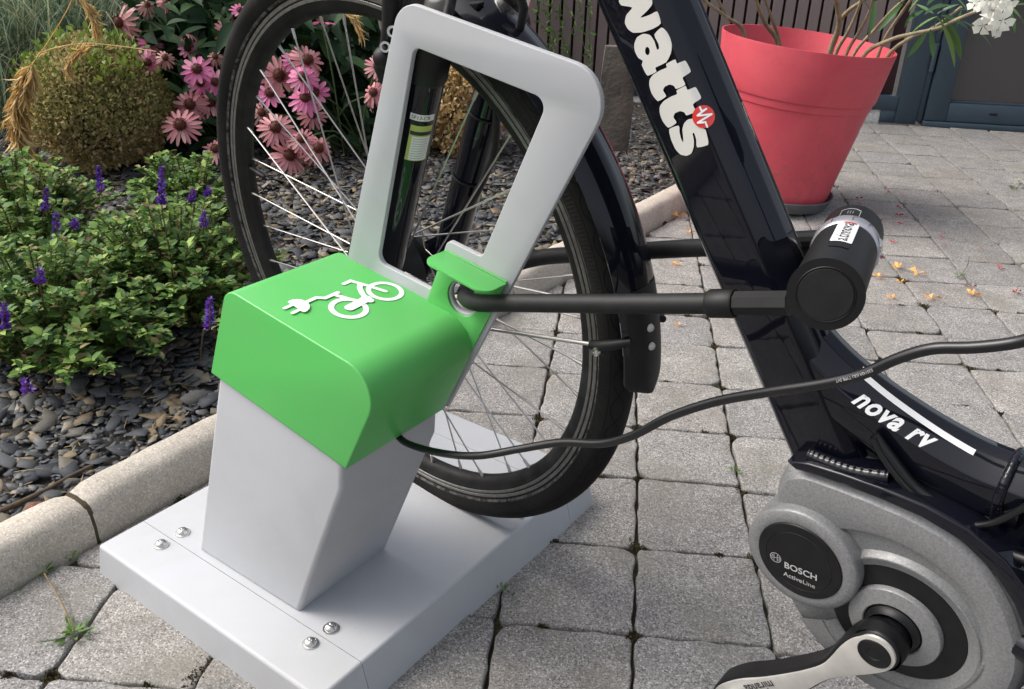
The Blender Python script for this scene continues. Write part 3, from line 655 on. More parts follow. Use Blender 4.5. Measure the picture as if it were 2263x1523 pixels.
C0, C1 = on_y(1824, 652, 0.158), on_y(1888, 506, 0.340); ax = (C1 - C0); AL = ax.length; ax.normalize()
up = (CAM - (C0 + C1) / 2); up = (up - ax * up.dot(ax)).normalized(); sd = ax.cross(up)
lf = lambda x, y, n: C0 + ax * n + sd * x + up * y
RB = 0.0250
body = lathe(MB(), [(0, 0.0004), (0.0195, 0.0004), (0.0200, 0.0), (0.0205, 0.0006), (0.0265, 0.0006), (RB - 0.0007, 0.0014), (RB, 0.0035), (RB, 0.118), (RB, AL - 0.016), (RB - 0.003, AL - 0.007), (RB - 0.010, AL - 0.002), (0.0, AL)], lf, 48).build('lock_body', 'matt', lk, smooth=40)
lathe(MB(), [(0.0190, 0.0006), (0.0186, -0.0003), (0.0, -0.0004)], lf, 40).build('end_disc', 'rubber', lk, smooth=40)
ringm = MB(); rz0, rz1 = 0.108, 0.127
lathe(ringm, [(RB, rz0 - 0.001), (RB + 0.0012, rz0), (RB + 0.0016, rz0 + 0.002), (RB + 0.0016, rz1 - 0.002), (RB + 0.0012, rz1), (RB, rz1 + 0.001)], lf, 56); ring = ringm.build('silver_ring', 'silver', lk, smooth=40)
for t in (-0.75, -0.15, 0.35, 0.95, 1.6, -1.35):
    mb = MB(); c, s_ = math.sin(t), math.cos(t); rr = RB + 0.0019
    mb.tube([lf(c * rr, s_ * rr, rz0 + 0.003), lf(c * rr, s_ * rr, rz1 - 0.005), lf(math.sin(t + 0.12) * rr, math.cos(t + 0.12) * rr, rz1 - 0.005)], 0.0003, 6); mb.build('groove_line', 'rimtrack', ring)
mb = lathe(MB(), [(0.0, 0.0012), (0.0045, 0.0012), (0.0052, 0.0005), (0.006, 0.0)], lambda x, y, n: lf(0, 0, 0.1175) + (sd * 0.87 + up * 0.5).normalized() * (RB + 0.0016 + n) + ax * x + (sd * 0.87 + up * 0.5).normalized().cross(ax) * y, 20); mb.build('key_cover', 'steel', ring)
def on_body(a, n, h=0.0006): return lf(math.sin(a) * (RB + h), math.cos(a) * (RB + h), n)
def body_patch(a0, a1, n0, n1, h, rad=0.002):
    lp_ = round_poly([(a0 * RB, n0), (a1 * RB, n0), (a1 * RB, n1), (a0 * RB, n1)], rad, 3); mb = MB(); k = 14; g0 = len(mb.v)
    for i in range(k + 1):
        for j in range(2):
            a = a0 + (a1 - a0) * i / k; e = rad if i in (0, k) else 0; mb.v.append(tuple(on_body(a, (n0 + e) if j == 0 else (n1 - e), h)))
    mb.f += [(2 * i, 2 * i + 1, 2 * i + 3, 2 * i + 2) for i in range(k)]; return mb
stk = body_patch(-0.52, 0.10, 0.050, 0.1072, 0.0006).build('sticker', 'sticker', body, smooth=60)
print_text(stk, 'ink', 'altinnova', lambda x, y: on_body(-0.20 - (y - 0.0036) / RB, 0.0775 + x, 0.0009), 0.0098)
body_patch(-0.36, 0.02, 0.1035, 0.1068, 0.0009, 0.0008).build('sticker_stroke', 'red', body, smooth=60)
body_patch(-0.50, 0.08, 0.036, 0.0495, 0.0005).build('label_panel', 'motordark', body, smooth=60)
for (a, n0, n1) in ((-0.62, 0.131, 0.150), (-0.02, 0.131, 0.150)):
    MB().tube([on_body(a, n0, 0.0002), on_body(a, n1, 0.0002)], 0.0003, 5).build('moulded_line', 'printgrey', body)
MB().tube([on_body(-0.62 + 0.6 * i / 10, 0.150 + 0.004 * math.sin(math.pi * i / 10), 0.0002) for i in range(11)], 0.0003, 5).build('moulded_line', 'printgrey', body)
for q_ in (-0.40, -0.32, -0.24): MB().tube([on_body(q_, 0.137, 0.0002), on_body(q_, 0.146, 0.0002)], 0.00025, 5).build('moulded_line', 'printgrey', body)

# ================================================================== CHARGING CABLE
cpts = [(862, 925, 0.150), (882, 966, 0.148), (915, 986, 0.140), (985, 1003, 0.135), (1060, 1007, 0.140), (1150, 992, 0.150), (1240, 978, 0.155), (1330, 980, 0.150), (1400, 962, 0.145), (1480, 921, 0.14), (1580, 888, 0.135),
        (1700, 866, 0.125), (1820, 848, 0.12), (1905, 827, 0.118), (1985, 792, 0.116), (2060, 771, 0.115), (2150, 768, 0.115), (2240, 758, 0.115), (2330, 735, 0.115), (2440, 720, 0.13), (2520, 760, 0.16)]
cpath = smooth_path([on_y(*p) for p in cpts], 8)
cb = thing('charging_cable', tuple(cpath[0]), 'thin black charging cable running from green cover across to the bicycle', 'cable')
MB().tube(cpath, 0.0038, 12).build('sheath', 'cable', cb, smooth=60)
clen = [0.0]
for a, b in zip(cpath, cpath[1:]): clen.append(clen[-1] + (b - a).length)
def on_cable(s, y, side):
    i = max(1, min(len(cpath) - 1, next((k for k, L in enumerate(clen) if L >= s), len(clen) - 1))); a, b = cpath[i - 1], cpath[i]; t = (s - clen[i - 1]) / max(1e-6, clen[i] - clen[i - 1])
    p = a + (b - a) * t; d = (b - a).normalized(); tc = (CAM - p); tc = (tc - d * tc.dot(d)).normalized(); u_ = d.cross(tc)
    ang = side + y / 0.0038; return p + (tc * math.cos(ang) - u_ * math.sin(ang)) * 0.00405
for s0_, word, side in ((0.535, 'E351424 (UL) TYPE SVT', 0.25), (0.72, '300V FT1 VIJIA -LF-', 0.35)):
    print_text(cb, 'printgrey', word, lambda x, y, s0_=s0_, side=side: on_cable(s0_ - x, -y, side), 0.0019)

# ================================================================== ELECTRIC BICYCLE
HD, LEAN = -0.110497524, -0.131045104
WC = Vector((0.23567, 0.30622, 0.351 * math.cos(LEAN) + BH)); BU = Vector((math.cos(HD), math.sin(HD), 0))
BN = Vector((math.cos(LEAN) * math.sin(HD), -math.cos(LEAN) * math.cos(HD), math.sin(LEAN))); BV = BN.cross(BU)
BV = BV if BV.z > 0 else -BV
KS = 1.022; WC = CAM + (WC - CAM) * KS                    # the tyre stands in the slot of the base plate
def B(u, w, n=0.0): return WC + (BU * u + BV * w + BN * n) * KS
def bk(px, py, n=0.0): p = (on_plane(px, py, WC + BN * n * KS, BN) - WC) / KS; return (p.dot(BU), p.dot(BV))
bike = thing('electric_bicycle', (WC.x + 0.5, WC.y - 0.05, 0.0), 'black electric bicycle with white lettering and grey motor parked at stand', 'bicycle')
# ---- front wheel
wheel = put('front_wheel', None, bike, Mx=Matrix.Translation(WC))
def wheel_parts(wheel, fn, spokes=36):
    seg = 160; tp = []; nt = 22
    for k in range(nt + 1):
        t = math.pi * (-0.86 + 1.72 * k / nt); tp.append((0.3315 + 0.0198 * math.cos(t), 0.0198 * math.sin(t) * (1.0 if abs(t) < 1.7 else 0.93)))
    mb = MB()
    for i in range(seg + 1):
        t = 2 * math.pi * i / seg
        for r, n in tp: mb.v.append(tuple(fn(r * math.cos(t), r * math.sin(t), n)))
    m_ = len(tp); mb.f = [(i * m_ + j, (i + 1) * m_ + j, (i + 1) * m_ + j + 1, i * m_ + j + 1) for i in range(seg) for j in range(m_ - 1)]
    me = mb.mesh('tyre', 60, fix=False); uvl = me.uv_layers.new(name='uv')
    for l in me.loops: uvl.data[l.index].uv = ((l.vertex_index // m_) / seg, (l.vertex_index % m_) / (m_ - 1))
    put('tyre', me, wheel, 'tyre')
    rp = [(0.3172, -0.0120), (0.3172, -0.0128), (0.3055, -0.0128), (0.3035, -0.0116), (0.3000, -0.0112), (0.2945, -0.0080), (0.2915, -0.004), (0.2912, 0.0), (0.2915, 0.004), (0.2945, 0.0080), (0.3000, 0.0112), (0.3035, 0.0116), (0.3055, 0.0128), (0.3172, 0.0128), (0.3172, 0.0120), (0.312, 0.0)]
    rim = lathe(MB(), rp, fn, 128, closed=True).build('rim', 'rimdark', wheel, smooth=35)
    for s_ in (1, -1):
        for a, b in ((0.3066, 0.3105), (0.3122, 0.3166)):
            lathe(MB(), [(a, s_ * 0.0127), (a + 0.0004, s_ * 0.0132), (b - 0.0004, s_ * 0.0132), (b, s_ * 0.0127)], fn, 128).build('brake_track', 'rimtrack', rim, smooth=40)
    lathe(MB(), [(0.006, -0.052), (0.009, -0.052), (0.009, -0.036), (0.030, -0.034), (0.031, -0.026), (0.020, -0.022), (0.020, 0.022), (0.031, 0.026), (0.030, 0.034), (0.009, 0.038), (0.009, 0.052), (0.006, 0.052)], fn, 40).build('hub', 'matt', wheel, smooth=35)
    for i in range(spokes):
        t = 2 * math.pi * (i + 0.5) / spokes; sidez = 1 if i % 2 else -1; cross = 1 if (i // 2) % 2 else -1; th = t + cross * 0.95
        a = fn(0.0285 * math.cos(th), 0.0285 * math.sin(th), sidez * 0.029); b = fn(0.2925 * math.cos(t), 0.2925 * math.sin(t), sidez * 0.003); d = (b - a).normalized()
        mb = MB(); mb.tube([a, b], 0.00105, 6); mb.tube([b - d * 0.013, b - d * 0.003, b], [0.0017, 0.0021, 0.0021], 6); mb.build('spoke', 'spoke', wheel, smooth=60)
wf = lambda x, y, n: B(x, y, n)
wheel_parts(wheel, wf)
va = math.atan2(0.0626, -0.2872)
mb = MB(); c = [B(r * math.cos(va), r * math.sin(va), 0) for r in (0.291, 0.286, 0.282, 0.274, 0.268, 0.262)]
mb.tube(c, [0.0048, 0.0046, 0.0034, 0.0042, 0.0040, 0.0026], 12); mb.build('valve', 'matt', wheel, smooth=40)
# roller brake on the hub with its printed ring
brk = lathe(MB(), [(0.009, 0.041), (0.022, 0.041), (0.026, 0.038), (0.043, 0.036), (0.0505, 0.032), (0.053, 0.024), (0.053, -0.002), (0.045, -0.006)], wf, 56).build('hub_brake', 'matt', wheel, smooth=30)
for r in (0.0445, 0.0385):
    lathe(MB(), [(r, 0.0366), (r + 0.0008, 0.0365)], wf, 56, R_(-40), R_(140)).build('printed_ring', 'printgrey', brk)
for t in (R_(95), R_(20)):
    decal(MB(), [[(0, 0.0055), (-0.003, 0.0), (0.003, 0.0)]], lambda x, y, t=t: B((0.0405 + x) * math.cos(t) - y * math.sin(t), (0.0405 + x) * math.sin(t) + y * math.cos(t), 0.0372)).build('printed_arrow', 'printgrey', brk, smooth=None)
# ---- fork
FA = lambda w, n: B(0.0365 + 0.4345 * w, w, n)
for s_ in (1, -1):
    n = 0.0525 * s_
    leg = MB().tube([FA(-0.03, n), FA(-0.015, n), FA(0.0, n), FA(0.05, n), FA(0.16, n), FA(0.262, n)], [0.010, 0.0155, 0.0180, 0.0188, 0.0190, 0.0195], 28).build('fork_leg', 'paint', bike, smooth=60)
    MB().tube([FA(0.262, n), FA(0.264, n), FA(0.284, n), FA(0.286, n), FA(0.290, n), FA(0.294, n), FA(0.300, n)], [0.0200, 0.0208, 0.0208, 0.0200, 0.0205, 0.0200, 0.0165], 28).build('dust_seal', 'matt', leg, smooth=35)
    MB().tube([FA(0.298, n), FA(0.42, n)], 0.0140, 20).build('stanchion', 'steel', leg, smooth=60)
    mb = MB(); extrude(mb, [round_poly([(0.03, 0.03), (0.062, 0.03), (0.058, -0.012), (0.006, -0.014), (-0.012, 0.0), (0.0, 0.012)], [0.004, 0.004, 0.01, 0.008, 0.01, 0.005], 4)], lambda x, y, d: B(x, y, d), n - 0.004, n + 0.004 * 1.0, 0.001, 2); mb.build('dropout', 'paint', leg)
    lathe(MB(), [(0.0, n + s_ * 0.013), (0.006, n + s_ * 0.013), (0.0085, n + s_ * 0.010), (0.0085, n + s_ * 0.004)], wf, 18).build('axle_nut', 'steel', leg, smooth=30)
crown = MB().tube([FA(0.42, 0.072), FA(0.428, 0.055), FA(0.44, 0.03), FA(0.445, 0), FA(0.44, -0.03), FA(0.428, -0.055), FA(0.42, -0.072)], [0.017, 0.021, 0.022, 0.024, 0.022, 0.021, 0.017], 18).build('fork_crown', 'paint', bike, smooth=60)
MB().tube([FA(0.446, 0), FA(0.452, 0), FA(0.57, 0), FA(0.575, 0)], [0.023, 0.026, 0.026, 0.023], 24).build('head_tube', 'paint', bike, smooth=40)
def leg_patch(w0, w1, a0, a1, mat, parent, r=0.0196, k=10):
    axd = (FA(1, 0) - FA(0, 0)).normalized(); tc = (CAM - FA(0.2, 0.0525)); tc = (tc - axd * tc.dot(axd)).normalized(); s2 = axd.cross(tc); mb = MB()
    for i in range(k + 1):
        a = a0 + (a1 - a0) * i / k
        for w in (w0, w1): mb.v.append(tuple(FA(w, 0.0525) + (tc * math.cos(a) + s2 * math.sin(a)) * r))
    mb.f = [(2 * i, 2 * i + 1, 2 * i + 3, 2 * i + 2) for i in range(k)]; return mb.build('label', mat, parent, smooth=60)
nl = [o for o in bike.children if o.name.startswith('fork_leg')][0]
def legp(x, y, r=0.0198):
    axd = (FA(1, 0) - FA(0, 0)).normalized(); tc = (CAM - FA(0.2, 0.0525)); tc = (tc - axd * tc.dot(axd)).normalized(); s2 = axd.cross(tc); a = x / 0.019
    return FA(y, 0.0525) + (tc * math.cos(a) + s2 * math.sin(a)) * r
leg_patch(0.2285, 0.2350, -0.35, 0.95, 'sticker', nl); leg_patch(0.186, 0.2235, -0.22, 0.95, 'yellow', nl); leg_patch(0.1868, 0.2120, -0.05, 0.93, 'sticker', nl, 0.0197); leg_patch(0.2135, 0.2175, -0.2, 0.93, 'ink', nl, 0.0197)
print_text(nl, 'ink', 'SF13-CR', lambda x, y: legp(0.004 + x, 0.2300 + y, 0.0198), 0.0036)
for i in range(9): leg_patch(0.1885 + i * 0.0026, 0.1892 + i * 0.0026, 0.0, 0.85, 'printgrey', nl, 0.0198)
# brake hose strapped to the far leg
hp = smooth_path([bk(*p) + (-0.040,) for p in ((1065, 120), (1060, 215), (1038, 260), (1037, 320), (1030, 375), (1003, 440), (985, 475))], 5)
MB().tube([B(*p) for p in hp], 0.0042, 10).build('brake_hose', 'rubber', bike, smooth=60)
for w in (0.196, 0.118):
    mb = MB(); axd = (FA(1, 0) - FA(0, 0)).normalized(); a = axd.orthogonal().normalized(); b_ = axd.cross(a)
    mb.tube([FA(w, -0.0525) + (a * math.cos(t) + b_ * math.sin(t)) * 0.0205 for t in [2 * math.pi * i / 24 for i in range(25)]], 0.0012, 6); mb.build('cable_tie', 'matt', bike)
# rim brake on the fork
mb = MB(); P_ = [B(*bk(px, py, 0.052), 0.052) for px, py in ((852, 182), (849, 150), (856, 110), (864, 60), (866, 0), (872, -60))]
brake = mb.tube(P_, [0.006, 0.0105, 0.008, 0.0085, 0.0095, 0.008], 14).build('brake_arm', 'matt', bike, smooth=60)
MB().ball(B(*bk(850, 128, 0.060), 0.060), 0.0115, 14, 9).build('pad_holder', 'matt', brake, smooth=60)
for (px, py, r) in ((868, 70, 0.0052), (851, 104, 0.0050)):
    c = B(*bk(px, py, 0.066), 0.066); q = (CAM - c).normalized()
    mb = MB(); a = q.orthogonal().normalized(); b_ = q.cross(a); lathe(mb, [(r * 0.55, 0.002), (r * 0.6, 0.006), (r, 0.006), (r * 1.1, 0.0), (r, -0.006)], lambda x, y, n, c=c, a=a, b_=b_, q=q: c + a * x + b_ * y + q * n, 18); mb.build('bolt', 'steel', brake, smooth=40)
c = [B(*bk(px, py, 0.03), 0.03) for px, py in ((935, 30), (955, 22), (985, 20), (1000, 40))]
MB().tube(c, [0.006, 0.0085, 0.0085, 0.006], 14).build('cable_guide', 'steel', bike, smooth=60)
MB().tube([B(*bk(px, py, 0.0), 0.0) for px, py in ((1140, -40), (1158, 20), (1150, 60), (1118, 95))], 0.0042, 10).build('brake_hose', 'rubber', bike, smooth=60)
mb = MB(); extrude(mb, [round_poly([bk(*p, 0.02) for p in ((1005, 8), (1060, 5), (1052, 22), (1036, 28), (1022, 25))], 0.002, 2)], lambda x, y, d: B(x, y, d), 0.012, 0.020, 0.001, 2); mb.build('mudguard_bracket', 'matt', bike)
# ---- mudguard
mp = []
for k in range(17):
    n = -0.0295 + 0.059 * k / 16; e = abs(n) / 0.0295; mp.append((0.3745 - 0.0125 * e ** 2.4 + (0.0012 if e < 0.2 else 0), n))
gp = mp + [(r - 0.0016, n * 0.97) for r, n in reversed(mp)]
mg = lathe(MB(), gp, wf, 60, R_(4.0), R_(100), closed=True).build('mudguard', 'paint', bike, smooth=50)
fl = []
for k in range(13):
    n = -0.0285 + 0.057 * k / 12; e = abs(n) / 0.0285; fl.append((0.3760 - 0.0135 * e ** 2.4, n))
mb = MB(); steps = 22; prof_n = len(fl)
for i in range(steps + 1):
    t = R_(-3.9 + 17.7 * i / steps); sh = math.sqrt(max(0.0, 1 - (1 - min(1, (i + 0.3) / 4.2)) ** 2)); 
    for (r, n) in fl + [(r - 0.003, n * 0.95) for r, n in reversed(fl)]: mb.v.append(tuple(B(r * math.cos(t), r * math.sin(t), n * sh)))
m2 = prof_n * 2; mb.f = [(i * m2 + j, i * m2 + (j + 1) % m2, (i + 1) * m2 + (j + 1) % m2, (i + 1) * m2 + j) for i in range(steps) for j in range(m2)] + [tuple(range(m2)), tuple(range(steps * m2, steps * m2 + m2))]
flap = mb.build('mud_flap', 'matt', mg, smooth=50)
for px, py in ((1425, 727), (1424, 766)):
    u, w = bk(px, py, 0.008); t = math.atan2(w, u); q = B(math.cos(t), math.sin(t), 0) - WC
    c = B(0.3755 * math.cos(t), 0.3755 * math.sin(t), 0.004); MB().ball(c, 0.0042, 12, 6).build('rivet', 'printgrey', flap, smooth=60)
for s_ in (1, -1):
    stay = MB().tube([B(0.012, -0.030, 0.062 * s_), B(0.10, -0.0135, 0.055 * s_), B(0.3395, 0.0320, 0.035 * s_)], 0.0023, 8).build('mudguard_stay', 'spoke', mg, smooth=60)
    cl = MB().tube([B(0.328, 0.029, 0.036 * s_), B(0.338, 0.031, 0.036 * s_), B(0.352, 0.037, 0.034 * s_), B(0.367, 0.042, 0.026 * s_)], [0.0050, 0.0066, 0.0056, 0.0035], 14).build('stay_clamp', 'matt', stay, smooth=60)
    lathe(MB(), [(0.0, 0.043 * s_), (0.0016, 0.043 * s_), (0.002, 0.0445 * s_), (0.0042, 0.0440 * s_), (0.0046, 0.041 * s_)], lambda x, y, n: B(0.3385 + x, 0.0285 + y, n), 16).build('clamp_screw', 'steel', cl, smooth=40)
# ---- down tube
DC, DD = Vector((0.359, 0.3416)), Vector((0.507, -0.862)).normalized(); DA = Vector((-DD.y, DD.x)) * 1.0
DA = Vector((0.862, 0.507)).normalized()
dsec = round_poly([(-0.0345, 0.0), (-0.0325, 0.0200), (-0.0240, 0.0275), (0.0205, 0.0275), (0.0305, 0.0180), (0.0362, 0.0050), (0.0362, -0.0050), (0.0305, -0.0180), (0.0205, -0.0275), (-0.0240, -0.0275), (-0.0325, -0.0200)], [0.004, 0.006, 0.010, 0.007, 0.016, 0.006, 0.006, 0.016, 0.007, 0.010, 0.006], 5)
_up = sorted((p for p in dsec if p[1] > 0.003), key=lambda p: p[0]); _ua, _un = [p[0] for p in _up], [p[1] for p in _up]
def dn(a): return float(np.interp(a, _ua, _un))              # height of the tube's near side across its section
V3 = lambda v2: BU * v2.x + BV * v2.y
path = [B(*(DC + DD * t)) for t in (-0.21, -0.1, 0.0, 0.1, 0.2, 0.3, 0.38, 0.425)]
dt = MB().sweep(path, [(V3(DA), BN)] * len(path), dsec).build('down_tube', 'paint', bike, smooth=28)
def tube_pt(px, py):                                        # pixel -> (along, across) on the tube's curved near side
    lo, hi = 0.003, 0.0276
    for _ in range(30):
        n = (lo + hi) / 2; q = Vector(bk(px, py, n)) - DC
        if dn(q.dot(DA)) > n: lo = n
        else: hi = n
    return (q.dot(DD), q.dot(DA))
def tube_fn(t, a, h=0.0007): p = DC + DD * t + DA * a; return B(p.x, p.y, dn(a) + h)
def tube_decal(loops, mat, name, h=0.0007):
    mb = MB(); L2 = [[tube_pt(1350 + x / 3.807, y / 3.807) for x, y in lp] for lp in loops]
    tri = tessellate_polygon([[Vector((p[0], p[1], 0)) for p in lp] for lp in L2]); flat = [p for lp in L2 for p in lp]
    bm = bmesh.new(); vs = [bm.verts.new((p[0], p[1], 0)) for p in flat]
    for t in tri:
        try: bm.faces.new([vs[i] for i in t])
        except ValueError: pass
    bmesh.ops.bisect_plane(bm, geom=bm.verts[:] + bm.edges[:] + bm.faces[:], plane_co=(0, 0.0150, 0), plane_no=(0, 1, 0))
    for q_ in [a_ for a_ in _ua if a_ > 0.0155]: bmesh.ops.bisect_plane(bm, geom=bm.verts[:] + bm.edges[:] + bm.faces[:], plane_co=(0, q_, 0), plane_no=(0, 1, 0))
    bm.verts.index_update(); mb.add([tube_fn(v.co.x, v.co.y, h) for v in bm.verts], [tuple(v.index for v in f.verts) for f in bm.faces]); bm.free()
    return mb.build(name, mat, dt, smooth=None, fix=False)
LW = [(60, -150), (80, -60), (72, 10), (95, 45), (185, 62), (135, 125), (122, 190), (145, 240), (190, 274), (270, 270), (360, 240), (425, 195), (395, 95), (330, 125), (252, 148), (310, 90), (350, 40), (352, 0), (330, -40), (300, -60), (250, -40), (170, -20), (230, -70), (270, -120), (260, -160), (225, -190), (150, -180)]
LA = [(370, 290), (430, 230), (472, 262), (503, 318), (518, 380), (508, 450), (470, 522), (380, 568), (388, 602), (315, 635), (288, 600), (265, 545), (272, 510), (235, 485), (207, 432), (201, 372), (225, 312), (280, 283), (335, 295), (370, 345), (393, 415), (410, 408), (405, 370)]
HA = [(312 + 19 * math.cos(t) + 5 * math.sin(t), 428 + 34 * math.sin(t) - 6 * math.cos(t)) for t in [2 * math.pi * i / 16 for i in range(16)]]
LT = [(470, 537), (545, 498), (562, 532), (628, 508), (655, 548), (676, 603), (608, 652), (630, 712), (555, 747), (535, 722), (500, 710), (458, 728), (444, 762), (470, 808), (400, 850), (350, 790), (328, 722), (330, 670), (360, 628), (420, 590), (475, 566)]
LT2 = [(x + 87, y + 223) for x, y in LT]
LS_ = [(495, 1085), (575, 1055), (582, 1110), (595, 1165), (613, 1197), (612, 1150), (606, 1090), (618, 1040), (650, 1005), (690, 998), (730, 1035), (775, 1075), (800, 1090), (812, 1130), (823, 1215), (730, 1238), (722, 1170), (705, 1118), (692, 1124), (703, 1180), (700, 1240), (680, 1290), (640, 1309), (590, 1298), (545, 1250), (510, 1170)]
def curvy(P_):                                              # soften a traced outline
    P_ = [Vector(p) for p in P_]; n_ = len(P_); out = []
    for i in range(n_):
        a, b, c, d = (P_[(i + k) % n_] for k in (-1, 0, 1, 2)); k_ = 0.6
        out += [tuple(b.lerp(c, t) * (1 - k_) + 0.5 * k_ * ((2 * b) + (c - a) * t + (2 * a - 5 * b + 4 * c - d) * t * t + (3 * b - a - 3 * c + d) * t ** 3)) for t in (0, 0.33, 0.67)]
    return out
for lp_ in ([curvy(LW)], [curvy(LA), HA], [curvy(LT)], [curvy(LT2)], [curvy(LS_)]): tube_decal(lp_, 'print', 'letter')
dot = tube_decal([[(787 + 95 * math.cos(t), 979 + 97 * math.sin(t)) for t in [2 * math.pi * i / 36 for i in range(36)]]], 'red', 'emblem', 0.0011)
zz = [(757, 898), (773, 934), (812, 912), (738, 968), (858, 956), (742, 1028), (806, 1022), (822, 1062)]
for q_, (a, b) in enumerate(zip(zz, zz[1:])): tube_decal([stroke([a, b], 16)], 'white', 'emblem_line', 0.0013 + 0.00008 * q_)
# white flash on the far upper edge of the tube
# ---- curved main tube with the model lettering
mpth = smooth_path([(p[0], p[1], 0) for p in ((0.462, 0.150), (0.487, 0.117), (0.513, 0.090), (0.543, 0.068), (0.575, 0.052), (0.607, 0.0405), (0.640, 0.0315), (0.672, 0.0265), (0.705, 0.0265))], 6)
msec = lambda i: round_poly([(-0.027, 0.0), (-0.024, 0.018), (-0.014, 0.0245), (0.012, 0.0245), (0.0265, 0.010), (0.0295, 0.0), (0.0265, -0.010), (0.010, -0.0245), (-0.014, -0.0245), (-0.024, -0.018)], 0.005, 3)
mfr = []; mtan = []
for i, p in enumerate(mpth):
    t = (mpth[min(i + 1, len(mpth) - 1)] - mpth[max(i - 1, 0)]); t = Vector((t.x, t.y)).normalized(); mtan.append(t); mfr.append((V3(Vector((-t.y, t.x))), BN))
mt = MB().sweep([B(p.x, p.y) for p in mpth], mfr, msec).build('main_tube', 'paint', bike, smooth=28)
ml = [0.0]
for a, b in zip(mpth, mpth[1:]): ml.append(ml[-1] + (b - a).length)
def mt_pt(s, a, h=0.0006):
    i = next((k for k, L in enumerate(ml) if L >= s), len(ml) - 1); i = max(1, i); f = (s - ml[i - 1]) / (ml[i] - ml[i - 1])
    p = mpth[i - 1] + (mpth[i] - mpth[i - 1]) * f; t = mtan[i - 1].lerp(mtan[i], f); nn = 0.0245 if -0.014 < a < 0.012 else (0.0245 - (a - 0.012) * 1.0 if a > 0 else 0.0245 - (-0.014 - a) * 0.65)
    return B(p.x - t.y * a, p.y + t.x * a, nn + h)
def mt_s(px, py):
    q = Vector(bk(px, py, 0.025)); i = min(range(len(mpth)), key=lambda k: (Vector(mpth[k][:2]) - q).length); return ml[i], (q - Vector(mpth[i][:2])).dot(Vector((-mtan[i].y, mtan[i].x)))
sa, aa = mt_s(1884, 844); sb_, ab = mt_s(2147, 1023); mb = MB(); K = 24
for i in range(K + 1):
    s_ = sa + (sb_ - sa) * i / K; a = aa + (ab - aa) * i / K + (0.002 if i == 0 else 0)
    mb.v += [tuple(mt_pt(s_, a - 0.0017)), tuple(mt_pt(s_ + 0.0, a + 0.0016))]
mb.f = [(2 * i, 2 * i + 2, 2 * i + 3, 2 * i + 1) for i in range(K)]; mb.build('stripe', 'white', mt, smooth=None)
ta, _a = mt_s(1889, 891); tb, _b = mt_s(2056, 999)
V, F = text2d('nova rv', bold=0.03, shear=0.35, space=1.10); x0, x1 = min(v[0] for v in V), max(v[0] for v in V); ks = (tb - ta) / (x1 - x0)
mb = MB(); mb.add([mt_pt(ta + (x - x0) * ks, _a + (_b - _a) * (x - x0) / (x1 - x0) - 0.0012 + y * ks * 0.80) for x, y in V], F); mb.build('lettering', 'white', mt, smooth=None, fix=False)
gus = MB(); extrude(gus, [round_poly([(0.497, 0.085), (0.535, 0.060), (0.556, 0.030), (0.560, 0.0), (0.520, 0.03)], 0.004, 3)], lambda x, y, d: B(x, y, d), -0.012, 0.012, 0.003, 2); gus.build('gusset', 'paint', bike)
# ---- seat tube, stays and rear wheel (beyond the right edge of the photograph)
MB().tube([B(0.700, -0.03), B(0.7115, 0.0), B(0.80, 0.27)], 0.0195, 24).build('seat_tube', 'paint', bike, smooth=60)
MB().tube([B(0.80, 0.27), B(0.815, 0.315), B(0.87, 0.48)], [0.0195, 0.0205, 0.0140], 20).build('seat_post', 'matt', bike, smooth=40)
sdl = [(-0.14, 0.018, 0.012), (-0.10, 0.024, 0.018), (-0.04, 0.032, 0.022), (0.02, 0.055, 0.026), (0.07, 0.078, 0.030), (0.11, 0.080, 0.030), (0.135, 0.060, 0.022)]
MB().sweep([B(0.875 + u_, 0.505 + 0.012 * (u_ > 0.05), 0) for u_, a_, b_ in sdl], [(BN, BV)] * len(sdl), lambda i: [(sdl[i][1] * math.cos(t), sdl[i][2] * (math.sin(t) if math.sin(t) > 0 else 1.4 * math.sin(t))) for t in [2 * math.pi * k / 16 for k in range(16)]]).build('saddle', 'matt', bike, smooth=60)
RC = Vector((1.12, -0.055))
for s_ in (1, -1):
    MB().tube([B(0.72, -0.085, 0.028 * s_), B(0.80, -0.085, 0.045 * s_), B(RC.x, RC.y, 0.065 * s_)], [0.013, 0.011, 0.008], 14).build('chain_stay', 'paint', bike, smooth=60)
    MB().tube([B(0.785, 0.22, 0.018 * s_), B(0.82, 0.19, 0.045 * s_), B(RC.x, RC.y, 0.065 * s_)], [0.009, 0.009, 0.007], 12).build('seat_stay', 'paint', bike, smooth=60)
rw = put('rear_wheel', None, bike, Mx=Matrix.Translation(B(RC.x, RC.y)))
dv = Matrix.Translation(B(RC.x, RC.y) - WC)
for ch in list(wheel.children):
    if ch.name.startswith(('valve', 'hub_brake')): continue
    c = clone(ch, rw, dv @ WORLD[ch])
    for g_ in ch.children: clone(g_, c, dv @ WORLD[g_])
